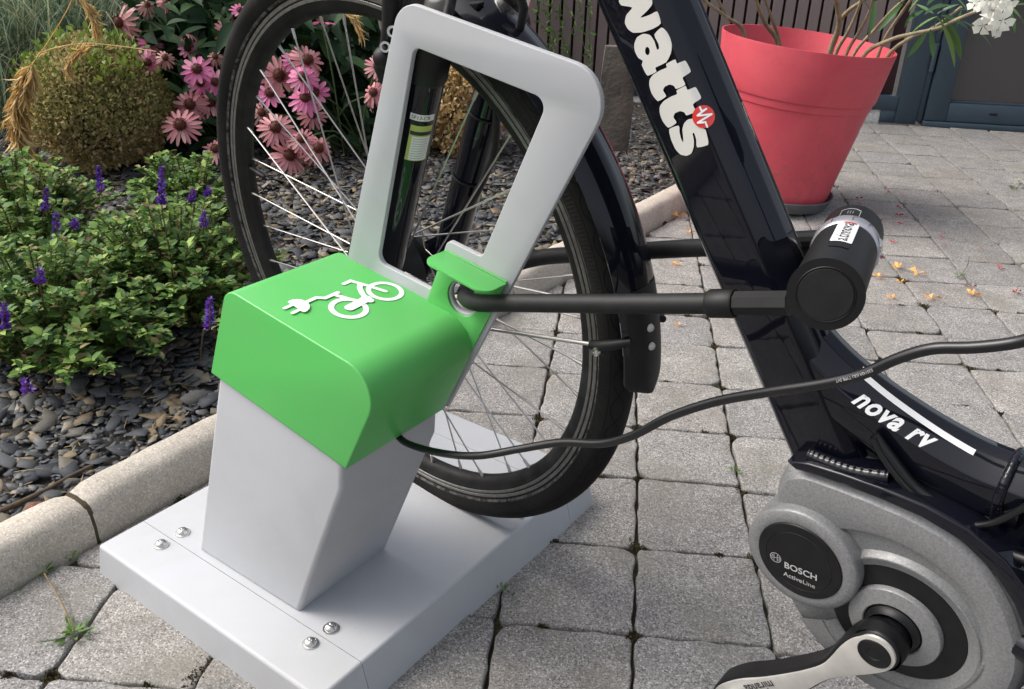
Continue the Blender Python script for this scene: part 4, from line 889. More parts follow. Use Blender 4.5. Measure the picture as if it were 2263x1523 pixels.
# ---- motor
BB0 = Vector((0.6485, -0.1105)); BB = Vector((0.6480, -0.1168)); BF0 = lambda x, y, n: B(BB0.x + x, BB0.y + y, n); BF = lambda x, y, n: B(BB.x + x, BB.y + y, n)
MO = [(0, .097), (15, .096), (30, .096), (45, .099), (60, .104), (75, .108), (90, .1105), (105, .1150), (118, .124), (128, .136), (134, .1455), (140, .150), (148, .143), (158, .128), (170, .122), (183, .122), (195, .116), (208, .108), (222, .105), (240, .103), (270, .102), (300, .101), (330, .099)]
mo = []
for i in range(len(MO)):
    (a, r), (a2, r2) = MO[i], MO[(i + 1) % len(MO)]; a2 = a2 if a2 > a else a2 + 360
    for k in range(3):
        f = k / 3; f2 = f * f * (3 - 2 * f); t = R_(a + (a2 - a) * f); rr = r + (r2 - r) * f; mo.append((rr * math.cos(t), rr * math.sin(t)))
motor = extrude(MB(), [mo], BF0, -0.045, 0.038, 0.012, 5).build('motor', 'motor', bike, smooth=50)
# moulded face of the housing: a ridge beside the black ring, a valley, and a raised outer band
def outline_r(t):                                            # radius of the housing's outline about the crank
    d = Vector((math.cos(t), math.sin(t))); best = 0.1
    for i in range(len(mo)):
        a, b = Vector(mo[i - 1]) + BB0 - BB, Vector(mo[i]) + BB0 - BB; e = b - a; den = d.x * e.y - d.y * e.x
        if abs(den) < 1e-12: continue
        r = (a.x * e.y - a.y * e.x) / den; q = (a.x * d.y - a.y * d.x) / den
        if r > 0 and -1e-6 <= q <= 1 + 1e-6: best = r
    return best
mb = MB(); K = 90; NR = 15
for i in range(K + 1):
    f = i / K; td = 152 - 300 * f; t = R_(td); rc = float(np.interp(td, [-150, -60, -20, 0, 40, 90, 124, 140, 152], [0.070, 0.068, 0.0675, 0.069, 0.0755, 0.0835, 0.0905, 0.096, 0.100])); ro = outline_r(t)
    g_ = max(0.0, min(1.0, (rc - 0.0685) / 0.008)); rise = min(1.0, max(0.0, (136 - td) / 14)) ** 0.5; rt = 0.0555 + 0.0100 * rise; hr = 0.0395 + 0.0052 * rise; hv = 0.0445 - 0.0058 * g_
    rv = min(rt + 0.0035, rc - 0.001)
    for (r, n) in ((0.0553, 0.037), (0.0555, 0.0405), (0.0560, 0.0412), (rt - 0.0012, hr), (rt, hr - 0.0002), (rt + 0.0010, max(hv, hr - 0.0020) if g_ < 0.2 else hr - 0.0022), (rv, hv), ((rv + rc) / 2, hv + 0.0004), (rc - 0.0012, hv + 0.0010), (rc - 0.0003, hv + 0.0025 * g_ + 0.0003), (rc + 0.0006, 0.0441), (rc + 0.0022, 0.0447), (ro - 0.016, 0.0440), (ro - 0.009, 0.0422), (ro - 0.004, 0.0370)):
        mb.v.append(tuple(BF(r * math.cos(t), r * math.sin(t), n)))
mb.f = [(i * NR + j, (i + 1) * NR + j, (i + 1) * NR + j + 1, i * NR + j + 1) for i in range(K) for j in range(NR - 1)]
mb.build('housing_face', 'motor', motor, smooth=28)
lathe(MB(), [(0.0556, 0.0385), (0.0552, 0.0410), (0.0385, 0.0430), (0.038, 0.04)], BF, 72).build('black_ring', 'motordark', motor, smooth=40)
lathe(MB(), [(0.0382, 0.041), (0.0380, 0.0470), (0.0372, 0.0482), (0.0250, 0.0505), (0.0240, 0.0498), (0.0235, 0.046)], BF, 72).build('axle_disc', 'motor', motor, smooth=35)
lathe(MB(), [(0.0238, 0.046), (0.0225, 0.0500), (0.0205, 0.0515), (0.0190, 0.0560)], BF, 48).build('axle_seal', 'motordark', motor, smooth=35)
BO = (0.5655, -0.0885); OF = lambda x, y, n: B(BO[0] + x, BO[1] + y, n)
boss = lathe(MB(), [(0.0505, 0.000), (0.0505, 0.040), (0.0502, 0.0500), (0.0496, 0.0525), (0.0484, 0.0538), (0.0388, 0.0552), (0.0378, 0.0546)], OF, 72).build('motor_boss', 'motor', motor, smooth=40)
disc = lathe(MB(), [(0.0380, 0.0550), (0.0374, 0.0562), (0.0300, 0.0568), (0.0296, 0.0565), (0.0292, 0.0568), (0.0, 0.0570)], OF, 72).build('logo_disc', 'motordark', boss, smooth=20)
b0, b1 = Vector(bk(1734, 1253.5, 0.0572)), Vector(bk(1805.4, 1283.6, 0.0572)); bd = (b1 - b0); bl = bd.length; bd.normalize(); bp_ = Vector((-bd.y, bd.x)); bc = (b0 + b1) / 2
def dpt(c, d, p): return lambda x, y: B(*(c + d * x + p * y), 0.0575)
V, F = text2d('BOSCH', bold=0.02); kk = bl / (max(v[0] for v in V) - min(v[0] for v in V))
mb = MB(); mb.add([dpt(bc, bd, bp_)(x * kk, y * kk) for x, y in V], F); mb.build('lettering', 'printgrey', disc, smooth=None, fix=False)
a0, a1 = Vector(bk(1731.5, 1270.6, 0.0572)), Vector(bk(1801, 1301, 0.0572)); ad = (a1 - a0); al = ad.length; ad.normalize(); ac = (a0 + a1) / 2; ap = Vector((-ad.y, ad.x))
for word, bold, f0, f1 in (('Active', 0.012, 0.0, 0.60), ('Line', 0.0, 0.63, 1.0)):
    V, F = text2d(word, bold=bold); x0, x1 = min(v[0] for v in V), max(v[0] for v in V); kk = al * (f1 - f0) / (x1 - x0)
    mb = MB(); mb.add([dpt(a0, ad, ap)(al * f0 + (x - x0) * kk, y * kk) for x, y in V], F); mb.build('lettering', 'printgrey', disc, smooth=None, fix=False)
lc = Vector(bk(1714.4, 1231.7, 0.0572))
for r in (0.0052,): decal(MB(), [[(r * math.cos(t), r * math.sin(t)) for t in [2 * math.pi * i / 28 for i in range(28)]], [((r - 0.0006) * math.cos(t), (r - 0.0006) * math.sin(t)) for t in [2 * math.pi * i / 28 for i in range(28)]]], dpt(lc, bd, bp_)).build('emblem', 'printgrey', disc, smooth=None, fix=False)
for pth in ([(-0.0016, -0.0034), (-0.0016, 0.0034)], [(0.0016, -0.0034), (0.0016, 0.0034)], [(-0.0016, 0), (0.0016, 0)], [(-0.0030, -0.0022), (-0.0036, 0), (-0.0030, 0.0022)], [(0.0030, -0.0022), (0.0036, 0), (0.0030, 0.0022)]):
    decal(MB(), [stroke(pth, 0.0006, False)], dpt(lc, bd, bp_)).build('emblem_line', 'printgrey', disc, smooth=None, fix=False)
for px, py, hn in ((1791, 1081, 0.0400), (2206, 1447, 0.0415)):
    u, w = bk(px, py, hn); lathe(MB(), [(0.0, hn + 0.0006), (0.0030, hn + 0.0006), (0.0042, hn + 0.0002), (0.0046, hn - 0.004)], lambda x, y, n, u=u, w=w: B(u + x, w + y, n), 20).build('hole_shade_disc', 'motordark', motor, smooth=40)  # flat dark discs, painting the shade of recessed bolt holes
# ---- frame shell and bracket over the motor
top = [((r + 0.0015) * math.cos(R_(a)), (r + 0.0015) * math.sin(R_(a))) for a, r in ((134, .1455), (128, .1365), (118, .1245), (105, .1155), (90, .111), (75, .109), (60, .1055), (45, .101), (30, .098), (15, .098), (0, .099), (-20, .102))]
outb = [((r + 0.013) * math.cos(R_(a)), (r + 0.013) * math.sin(R_(a))) for a, r in ((-20, .106), (0, .102), (15, .102), (30, .102), (45, .1045), (60, .109), (75, .111), (90, .1115), (105, .1155), (118, .1245), (128, .1365), (135, .1430))]
extrude(MB(), [top + outb], BF0, -0.030, 0.0455, 0.0025, 3).build('motor_bracket', 'paint', bike, smooth=45)
shell = [(0.545, 0.0), (0.59, 0.036), (0.64, 0.026), (0.70, 0.030), (0.742, 0.0), (0.775, -0.06), (0.775, -0.13), (0.70, -0.02), (0.64, 0.004)]
extrude(MB(), [shell], lambda x, y, d: B(x, y, d), -0.020, 0.012, 0.004, 2).build('frame_shell', 'paint', bike, smooth=45)
def weld(P_, r):
    P_ = smooth_path(P_, 26); MB().tube(P_, [r * (1 + 0.022 * math.sin(i * 1.05)) for i in range(len(P_))], 10).build('weld_bead', 'paint', bike, smooth=70)
weld([B(0.552, 0.0070, 0.034), B(0.570, 0.0075, 0.0345), B(0.592, 0.0095, 0.034), B(0.616, 0.0150, 0.031)], 0.0068)
weld([B(0.670, 0.005, 0.036), B(0.688, -0.008, 0.036), B(0.706, -0.025, 0.036)], 0.0042)
weld([B(0.690, 0.0265 + 0.0265 * math.sin(t), 0.0250 * math.cos(t)) for t in [2 * math.pi * i / 10 for i in range(11)]], 0.0040)
for pts, r, n in ((((1930, 968), (1950, 1008), (1992, 1064), (2050, 1120), (2120, 1157), (2190, 1157), (2263, 1122), (2310, 1090)), 0.0028, 0.034), (((1932, 962), (1962, 1002), (2022, 1076), (2090, 1125), (2150, 1170), (2210, 1215), (2275, 1240)), 0.0046, 0.030), (((1935, 985), (1990, 1030), (2060, 1065), (2120, 1110), (2200, 1150)), 0.0036, 0.018)):
    MB().tube(smooth_path([B(*bk(px, py, n), n) for px, py in pts], 6), r, 10).build('cable_hose', 'cable', bike, smooth=60)
p = B(*bk(2052, 1122, 0.034), 0.034); MB().tube([p + BU * -0.002 + BV * 0.001, p + BU * 0.0025 - BV * 0.0015], 0.0052, 10).build('cable_tie', 'matt', bike, smooth=40)
mb = MB(); extrude(mb, [round_poly([bk(*q_, 0.02) for q_ in ((1908, 945), (1930, 955), (1945, 985), (1925, 1005), (1900, 970))], 0.003, 3)], lambda x, y, d: B(x, y, d), -0.01, 0.016, 0.002, 2); mb.build('cable_port', 'matt', bike)
# ---- crank and pedal
def cr(x, y, n=0.076): return bk(1440 + x / 3.429, 1300 + y / 3.429, n)
face = [(1575, 372), (1640, 358), (1715, 378), (1790, 430), (1838, 500), (1845, 570), (1800, 622), (1700, 648), (1540, 664), (1380, 682), (1270, 722), (1130, 800), (900, 905), (720, 960), (560, 960), (470, 900), (455, 830), (500, 748), (650, 697), (850, 680), (1100, 640), (1270, 592), (1345, 535), (1420, 452), (1500, 394)]
fp = [cr(*p) for p in face]; nf_ = len(fp); sm_ = []
for i in range(nf_):                                         # round the traced outline
    a, b, c, d = (Vector(fp[(i + k) % nf_]) for k in (-1, 0, 1, 2))
    sm_ += [tuple(0.5 * ((2 * b) + (c - a) * t + (2 * a - 5 * b + 4 * c - d) * t * t + (3 * b - a - 3 * c + d) * t ** 3)) for t in (0, 0.25, 0.5, 0.75)]
fp = sm_
cra = extrude(MB(), [offset_poly(ccw(fp), -0.0022)], lambda x, y, d: B(x, y, d), 0.052, 0.0745, 0.004, 4).build('crank_arm', 'motordark', bike, smooth=50)
extrude(MB(), [fp], lambda x, y, d: B(x, y, d), 0.068, 0.0762, 0.0008, 2).build('crank_face', 'alloy', cra, smooth=40)
u, w = cr(1688, 495); BX = lambda x, y, n: B(u + x, w + y, n)
lathe(MB(), [(0.0150, 0.0500), (0.0185, 0.0510), (0.0205, 0.0540), (0.0210, 0.062), (0.0200, 0.072)], BX, 40).build('crank_boss', 'motordark', cra, smooth=50)
lathe(MB(), [(0.0138, 0.0750), (0.0136, 0.0772), (0.0124, 0.0776), (0.0112, 0.0771), (0.0062, 0.0772), (0.0055, 0.0766), (0.0, 0.07655)], BX, 36).build('crank_bolt', 'motordark', cra, smooth=35)
V, F = text2d('miranda', bold=0.012); q0, q1 = Vector(cr(945, 757, 0.0764)), Vector(cr(700, 800, 0.0764)); qd = (q1 - q0).normalized(); qp = Vector((qd.y, -qd.x)); x0 = min(v[0] for v in V)
qp = qp if qp.y < 0 else -qp
mb = MB(); mb.add([B(*(q0 + qd * (x - x0) * 0.0085 + qp * (y * 0.0085 - 0.0085)), 0.0767) for x, y in V], F); mb.build('lettering', 'ink', cra, smooth=None, fix=False)
pc = Vector(cr(540, 850)); ped = put('pedal', None, bike, Mx=Matrix.Translation(B(pc.x, pc.y, 0.13)))
MB().tube([B(pc.x, pc.y, 0.07), B(pc.x, pc.y, 0.18)], 0.007, 12).build('axle', 'steel', ped, smooth=60)
extrude(MB(), [round_poly([(-0.046, -0.011), (0.046, -0.011), (0.046, 0.011), (-0.046, 0.011)], 0.005, 3)], lambda x, y, d: B(pc.x + x * 0.80, pc.y + y - x * 0.12 - 0.01, d), 0.095, 0.182, 0.004, 2).build('pedal_body', 'matt', ped, smooth=40)

# ================================================================== FENCE, WALL AND DOOR
def F3(s, d, z): p = FP + FE * s + FN * d; return Vector((p.x, p.y, z))
fence = thing('slatted_fence', tuple(F3(-1.5, 0, 0)), 'fence of upright taupe slats above an anthracite rail and white plinth', 'fence')
GAP, PIT = 0.0105, 0.0505
sm = MB().box(lambda x, y, z: Vector((x, y, z)), (0, 0, 0), (PIT - GAP, 0.018, 1.72)).mesh('slat', None, bevel=0.0015); sm.materials.append(M['slat'])
FR = Matrix.Rotation(R_(29), 4, 'Z')
for i in range(-50, 16):
    s_ = -0.758 + GAP / 2 + PIT * i
    if s_ + PIT > 0.075 or s_ < -3.3: continue
    put('slat', sm, fence, Mx=Matrix.Translation(F3(s_, 0.012 + random.uniform(-0.0008, 0.0008), 0.105)) @ FR)
MB().box(lambda x, y, z: F3(x, y, z), (-3.3, 0.036, 0.06), (0.10, 0.05, 1.83)).build('backing_panel', 'gap', fence, smooth=None)
MB().box(lambda x, y, z: F3(x, y, z), (-3.3, -0.006, 0.052), (0.1195, 0.034, 0.112)).build('bottom_rail', 'anthracite', fence, smooth=30, bevel=0.002)
MB().box(lambda x, y, z: F3(x, y, z), (-3.3, -0.006, 1.80), (0.1195, 0.034, 1.86)).build('top_rail', 'anthracite', fence, smooth=30, bevel=0.002)
post_ = MB().box(lambda x, y, z: F3(x, y, z), (0.1205, -0.012, 0.0), (0.205, 0.055, 1.98)).build('post', 'anthracite', fence, smooth=30, bevel=0.003)
MB().box(lambda x, y, z: F3(x, y, z), (0.060, -0.004, 0.0), (0.1195, 0.05, 0.0515)).build('post_foot', 'anthracite', fence, smooth=30, bevel=0.002)
plinth = put('plinth_wall', MB().box(lambda x, y, z: F3(x, y, z), (-3.3, 0.002, -0.06), (0.0595, 0.05, 0.0512)).mesh('plinth_wall', 30, bevel=0.003), None, 'plinth',
             label='low pale concrete plinth under the slatted fence', category='wall')
door = thing('glazed_door', tuple(F3(0.7, 0, 0)), 'anthracite framed glass door at the end of the fence', 'door')
for nm, a, b in (('door_jamb', (0.2065, -0.004, 0.012), (0.232, 0.06, 2.0)), ('door_frame', (0.236, -0.018, 0.022), (0.322, 0.04, 2.0)), ('door_frame', (1.10, -0.018, 0.022), (1.19, 0.04, 2.0)), ('bottom_rail', (0.3225, -0.018, 0.022), (1.0995, 0.04, 0.098)), ('top_rail', (0.3225, -0.018, 1.92), (1.0995, 0.04, 2.0)), ('threshold', (0.2335, -0.028, -0.004), (1.25, 0.06, 0.0195))):
    MB().box(lambda x, y, z: F3(x, y, z), a, b).build(nm, 'anthracite', door, smooth=30, bevel=0.003)
MB().box(lambda x, y, z: F3(x, y, z), (0.323, 0.008, 0.0985), (1.099, 0.016, 1.9195)).build('pane', 'glass', door, smooth=None)
MB().box(lambda x, y, z: F3(x, y, z), (0.323, -0.004, 0.0985), (1.099, 0.0075, 0.106)).build('glazing_bead', 'anthracite', door, smooth=30, bevel=0.001)
MB().box(lambda x, y, z: F3(x, y, z), (0.488, -0.022, 0.058), (0.520, -0.0185, 0.066)).build('drain_cap', 'motordark', door, smooth=30, bevel=0.0015)
MB().tube([F3(0.219, -0.014, 0.33), F3(0.219, -0.014, 0.22)], 0.010, 14).build('hinge', 'anthracite', door, smooth=40)

# --- standing slate
SP = on_z(1347, 333, 0.02); mb = MB(); pts = []
for z, w, o in ((-0.03, 0.062, 0), (0.05, 0.060, 0.002), (0.15, 0.058, 0.003), (0.25, 0.055, 0.0), (0.335, 0.050, -0.004), (0.352, 0.046, -0.008)):
    pts.append((z, w, o))
def slab_sec(i):
    z, w, o = pts[i]; return [(o + w * x + random.uniform(-0.003, 0.003), 0.02 * y + random.uniform(-0.002, 0.002)) for x, y in ((-1, -0.7), (-0.5, -1), (0.1, -0.9), (0.7, -1), (1, -0.6), (1, 0.7), (0.3, 1), (-0.6, 0.9), (-1, 0.6))]
mb.sweep([SP + Vector((0, 0, z)) + RIGHT * (0.012 * (z / 0.35)) for z, w, o in pts], [(RIGHT, VIEW)] * len(pts), slab_sec)
put('standing_stone', mb.mesh('standing_stone', 30), None, 'slab', label='upright dark slate slab standing in the chips before the fence', category='stone')

# ================================================================== POT, SAUCER, OLEANDER
PNRM = Vector((0.0729, 0.0312, 0.9969)).normalized(); PTOP = Vector((0.0667, 2.1884, 0.4723)); PC = PTOP - PNRM * 0.452       # the pot stands a little crooked
PX = Vector((1, 0, 0)); PX = (PX - PNRM * PX.dot(PNRM)).normalized(); PY = PNRM.cross(PX)
pf_ = lambda x, y, n: PC + PX * x + PY * y + PNRM * n
sau = lathe(MB(), [(0.0, -0.001), (0.160, -0.001), (0.166, 0.006), (0.178, 0.030), (0.182, 0.031), (0.183, 0.028), (0.168, -0.003), (0.155, -0.0075), (0.0, -0.0075)], pf_, 64)
put('saucer', sau.mesh('saucer', 40), None, 'saucer', label='round dark grey plastic saucer under the red pot', category='saucer')
pot = thing('plant_pot', tuple(PC), 'large red plastic plant pot with stepped rim', 'plant pot')
lathe(MB(), [(0.0, 0.001), (0.155, 0.001), (0.1615, 0.004), (0.164, 0.012), (0.2105, 0.290), (0.2140, 0.292), (0.2150, 0.296), (0.2165, 0.312), (0.2210, 0.314), (0.2230, 0.319), (0.2405, 0.448), (0.2402, 0.452), (0.2362, 0.452), (0.2355, 0.448), (0.210, 0.32), (0.200, 0.26), (0.155, 0.03), (0.0, 0.03)], pf_, 96).build('pot_wall', 'pot', pot, smooth=25)
lathe(MB(), [(0.0, 0.352), (0.08, 0.355), (0.16, 0.348), (0.212, 0.350)], pf_, 40).build('potting_soil', 'soil', pot, smooth=60)
ole = thing('oleander', tuple(PC + PNRM * 0.35), 'oleander shrub with woody stems and white flowers growing in the red pot', 'shrub')
def c3(x, y): return (1400 + x / 2.622, y / 2.622)
OS = [([(640, 190), (540, 100), (410, 5), (330, -60)], 0.0052, 0.06), ([(560, 118), (500, 20), (460, -60)], 0.0042, 0.06), ([(835, 255), (760, 130), (715, 15), (690, -70)], 0.0062, 0.02), ([(848, 260), (810, 130), (768, 15), (740, -70)], 0.0045, 0.0), ([(1138, 305), (1190, 150), (1178, 15), (1150, -80)], 0.0085, 0.03),
      ([(1200, 112), (1250, 60), (1320, 10), (1400, -40)], 0.0055, 0.02), ([(1172, 312), (1240, 190), (1300, 60), (1330, -40)], 0.0050, -0.03), ([(1232, 318), (1310, 180), (1370, 60), (1400, -40)], 0.0046, -0.05), ([(1272, 325), (1400, 170), (1500, 60), (1600, -30)], 0.0046, 0.05),
      ([(1330, 330), (1480, 235), (1620, 195), (1760, 165), (1880, 110), (2000, 60)], 0.0054, -0.06), ([(1465, 338), (1600, 222), (1700, 182), (1800, 120), (1900, 40)], 0.0050, 0.0), ([(1440, 260), (1530, 110), (1600, 10), (1650, -60)], 0.0044, 0.03)]
for pts_, r, dd in OS:
    P_ = [at_depth(*c3(x, y), 2.62 + dd - 0.04 * i) for i, (x, y) in enumerate(pts_)]
    if pts_[0][1] > 180: P_ = [P_[0] + Vector((-0.02 * (1 if pts_[0][0] > 1000 else -1), 0.02, -0.13))] + P_
    sp_ = smooth_path(P_, 5); MB().tube(sp_, [r * (1.15 - 0.45 * i / len(sp_)) * random.uniform(0.93, 1.07) for i in range(len(sp_))], 8).build('stem', 'oleanderstem', ole, smooth=60)
lmesh = []
for v_ in range(4):
    nseg = 8; V = []; cv = random.uniform(0.05, 0.22); wd = random.uniform(0.075, 0.10)
    for i in range(nseg + 1):
        t = i / nseg; w = wd * math.sin(math.pi * min(1, t * 0.97 + 0.03)) ** 0.8; z = -cv * t * t
        V += [(-w, t, z + 0.25 * w), (0, t, z), (w, t, z + 0.25 * w)]
    F = [q_ for i in range(nseg) for q_ in ((3 * i, 3 * i + 1, 3 * i + 4, 3 * i + 3), (3 * i + 1, 3 * i + 2, 3 * i + 5, 3 * i + 4))]
    me = bpy.data.meshes.new('leaf'); me.from_pydata(V, [], F); me.shade_smooth(); me.materials.append(M['oleander']); lmesh.append(me)
def frame_mx(p, d, nrm, s_):
    d = d.normalized(); x = d.cross(nrm).normalized(); z = x.cross(d); Rm = Matrix((x, d, z)).transposed(); return Matrix.Translation(p) @ Rm.to_4x4() @ Matrix.Scale(s_, 4)
OL = [((1760, 95), (1605, 165)), ((1760, 95), (1910, 355)), ((1750, 100), (1940, 238)), ((1720, 170), (1745, 335)), ((1700, 180), (1592, 342)), ((1560, 20), (1420, 165)), ((1400, 5), (1378, 205)), ((1780, 90), (1990, 145)), ((1760, 80), (1880, 10)), ((1740, 80), (1640, 15)), ((1780, 100), (1880, 190)),
      ((1800, 110), (1925, 300)), ((1640, 60), (1560, 140)), ((1850, 60), (2000, 40)), ((1900, 120), (2130, 238)), ((2180, 60), (2225, 185)), ((2150, 20), (2263, 90)), ((1700, 30), (1760, -40)), ((1600, 30), (1500, -20)), ((1680, 60), (1600, 100)), ((1820, 80), (1790, 200)), ((1760, 110), (1700, 260)), ((1660, -10), (1580, 60)),
      ((1860, -20), (1960, 60)), ((1790, 20), (1690, 60)), ((1300, -30), (1400, 60)), ((2210, 30), (2300, 10)), ((2200, 70), (2290, 130)), ((1840, 30), (1740, 30)), ((1900, 60), (1860, 170))]
for i, (a, b) in enumerate(OL):
    dp = 2.42 + random.uniform(-0.06, 0.08); A, E_ = at_depth(*c3(*a), dp), at_depth(*c3(*b), dp + random.uniform(-0.05, 0.06)); d = E_ - A
    put('leaf', lmesh[i % 4], ole, Mx=frame_mx(A, d, (CAM - A).normalized() * 0.6 + Vector((random.uniform(-.5, .5), random.uniform(-.5, .5), 0.9)), d.length))
pet = []
for v_ in range(2):
    V = [(0, 0, 0)]; F = []
    for k in range(5):
        t = 2 * math.pi * k / 5 + random.uniform(-0.1, 0.1); b0_ = len(V)
        for (r, a, z) in ((0.2, -0.4, 0.03), (0.2, 0.4, 0.03), (0.68, -0.62 + random.uniform(-.1, .1), 0.14), (0.68, 0.60, 0.26), (0.98, -0.42, 0.02), (1.05, 0.34 + random.uniform(-.1, .1), 0.20)):
            V.append((r * math.cos(t + a), r * math.sin(t + a), z))
        F += [(0, b0_, b0_ + 1), (b0_, b0_ + 2, b0_ + 3, b0_ + 1), (b0_ + 2, b0_ + 4, b0_ + 5, b0_ + 3)]
    me = bpy.data.meshes.new('flower'); me.from_pydata(V, [], F); me.shade_smooth(); me.materials.append(M['whiteflower']); pet.append(me)
for i, (x, y) in enumerate(((2010, 40), (2090, 60), (2060, 110), (2140, 120), (2150, 50), (2025, 150), (2110, 165), (1985, 20), (2080, 5), (2170, 15))):
    p = at_depth(*c3(x, y), 2.36 + random.uniform(-0.03, 0.03)); d = (CAM - p).normalized() + Vector((random.uniform(-.7, .7), random.uniform(-.7, .7), random.uniform(-.6, .6)))
    q_ = d.normalized().to_track_quat('Z', 'Y'); put('flower', pet[i % 2], ole, Mx=Matrix.Translation(p) @ q_.to_matrix().to_4x4() @ Matrix.Scale(random.uniform(0.018, 0.028), 4))

# ================================================================== PLANTS OF THE BED
def ground_at(px, py, z=0.03): return on_z(px, py, z)
CAMV = np.array(CAM)
# --- clipped box balls
def box_ball(name, label, c, r, n, mat, base, extra=None, leaf=(0.010, 0.017), squash=0.95):
    th = thing(name, (c.x, c.y, base), label, 'shrub'); d = unit(RNG.normal(size=(n, 3))); d[:, 2] = np.maximum(d[:, 2], -0.85)
    lump = 1 + 0.09 * np.sin(5 * d[:, 0] + 2) * np.sin(4 * d[:, 1] + 1) + 0.05 * np.sin(9 * d[:, 2] + 3 * d[:, 0])
    rad = r * lump * (1.02 - np.abs(RNG.normal(0, 0.11, n))); P = np.array(c) + d * rad[:, None] * np.array([1, 1, squash])
    D = unit(d * 0.7 + RNG.normal(size=(n, 3)) * 0.75 + np.array([0, 0, 0.35])); Nn = unit(d + RNG.normal(size=(n, 3)) * 0.8); ln = RNG.uniform(*leaf, n)
    V, F = cloud(P, D, Nn, ln, ln * RNG.uniform(0.5, 0.75, n), DIAM_V, DIAM_F); put('foliage', fast_mesh('foliage', V, F), th, mat, kind='stuff')
    if extra:
        for (m2, n2, zlo, rr, lf) in extra:
            d = unit(RNG.normal(size=(n2 * 3, 3))); d = d[d[:, 2] > zlo][:n2]; k = len(d); P = np.array(c) + d * (r * RNG.uniform(rr[0], rr[1], k))[:, None] * np.array([1, 1, squash])
            D = unit(d * 0.5 + RNG.normal(size=(k, 3)) * 0.6 + np.array([0, 0, 0.6])); ln = RNG.uniform(*lf, k)
            V, F = cloud(P, D, unit(d + RNG.normal(size=(k, 3)) * 0.7), ln, ln * 0.55, DIAM_V, DIAM_F); put('shoots', fast_mesh('shoots', V, F), th, m2, kind='stuff')
    mb = MB()
    for i in range(70):
        a = Vector(unit(RNG.normal(size=3))); a.z = abs(a.z) * 0.9 + 0.05; s0 = Vector((c.x, c.y, base)) + Vector((random.uniform(-.02, .02), random.uniform(-.02, .02), 0)); e = Vector(c) + a * r * random.uniform(0.6, 0.98)
        mid = s0.lerp(e, 0.5) + Vector((random.uniform(-.02, .02), random.uniform(-.02, .02), 0.0)); mb.tube([s0, mid, e], [0.0045, 0.0025, 0.0008], 5, cap=False)
    mb.build('twigs', 'bark', th, smooth=60, kind='stuff')
bc_ = at_depth(213, 238, 2.70); bc_.z = max(bc_.z, 0.19)
box_ball('box_shrub', 'half dried round box shrub with green top beside the coneflowers', bc_, 0.197, 15000, 'boxdead', 0.03, [('boxolive', 9000, -0.2, (0.86, 1.11), (0.010, 0.016)), ('boxgreen', 700, 0.5, (0.95, 1.20), (0.016, 0.030)), ('boxgold', 500, -0.8, (0.97, 1.04), (0.014, 0.026))])
gc = at_depth(1008, 238, 3.05)
box_ball('dead_box_shrub', 'small golden brown dead box shrub seen behind the bicycle fork', gc, 0.165, 9000, 'boxgold', 0.03, leaf=(0.014, 0.024))

# --- ornamental grass with drooping plumes
gb = on_z(40, 300, 0.03) + VIEW * 0.32
gr = thing('ornamental_grass', (gb.x, gb.y, 0.03), 'tall clump of blue green ornamental grass with golden plumes behind box shrub', 'grass')
n = 2600; c_ = np.array(gb) + np.stack([RNG.normal(0, 0.12, n), RNG.normal(0, 0.12, n), np.full(n, 0.0)], 1); c_[:, 2] = 0.03
V, F = blades(c_, RNG.uniform(0, 6.283, n), RNG.uniform(0.45, 1.0, n), RNG.uniform(0.003, 0.0062, n), np.abs(RNG.normal(0.18, 0.16, n)), RNG.uniform(0.5, 2.3, n), seg=10)
put('blades', fast_mesh('blades', V, F), gr, 'grass', kind='stuff')
def plume(px, depth, hairs, hl, stem0=0):
    P_ = smooth_path([at_depth(x, y, depth) for x, y in px], 8); MB().tube(P_, 0.0014, 5).build('plume_stem', 'plume', gr, smooth=60)
    N_ = len(P_); idx = RNG.integers(int(N_ * stem0), N_ - 1, hairs); pts_ = np.array([P_[i] for i in idx]) + RNG.normal(0, 0.002, (hairs, 3)); tan = np.array([(P_[i + 1] - P_[i]).normalized() for i in idx])
    D = unit(tan * 1.0 + RNG.normal(size=(hairs, 3)) * 0.34 + np.array([0, 0, -0.25]) + np.array(RIGHT) * 0.22); ln = RNG.uniform(hl * 0.5, hl * 1.3, hairs)
    V, F = cloud(pts_, D, unit(RNG.normal(size=(hairs, 3))), ln, RNG.uniform(0.0012, 0.0028, hairs)); put('plume', fast_mesh('plume', V, F), gr, 'plume', kind='stuff')
plume([(165, -20), (150, 20), (105, 95), (60, 160), (36, 225), (36, 285), (58, 345), (95, 385), (130, 408)], 2.42, 3600, 0.060, 0.34)
plume([(160, -25), (180, 0), (200, 30), (212, 70)], 2.48, 240, 0.035, 0.2)
plume([(345, 114), (270, 103), (190, 96), (130, 104), (85, 118)], 2.46, 60, 0.02, 0.3)
plume([(215, 100), (190, 104), (165, 118), (148, 140), (150, 160)], 2.45, 300, 0.030, 0.1)
plume([(745, 20), (770, 30), (785, 45), (795, 75)], 2.5, 90, 0.035, 0.1)

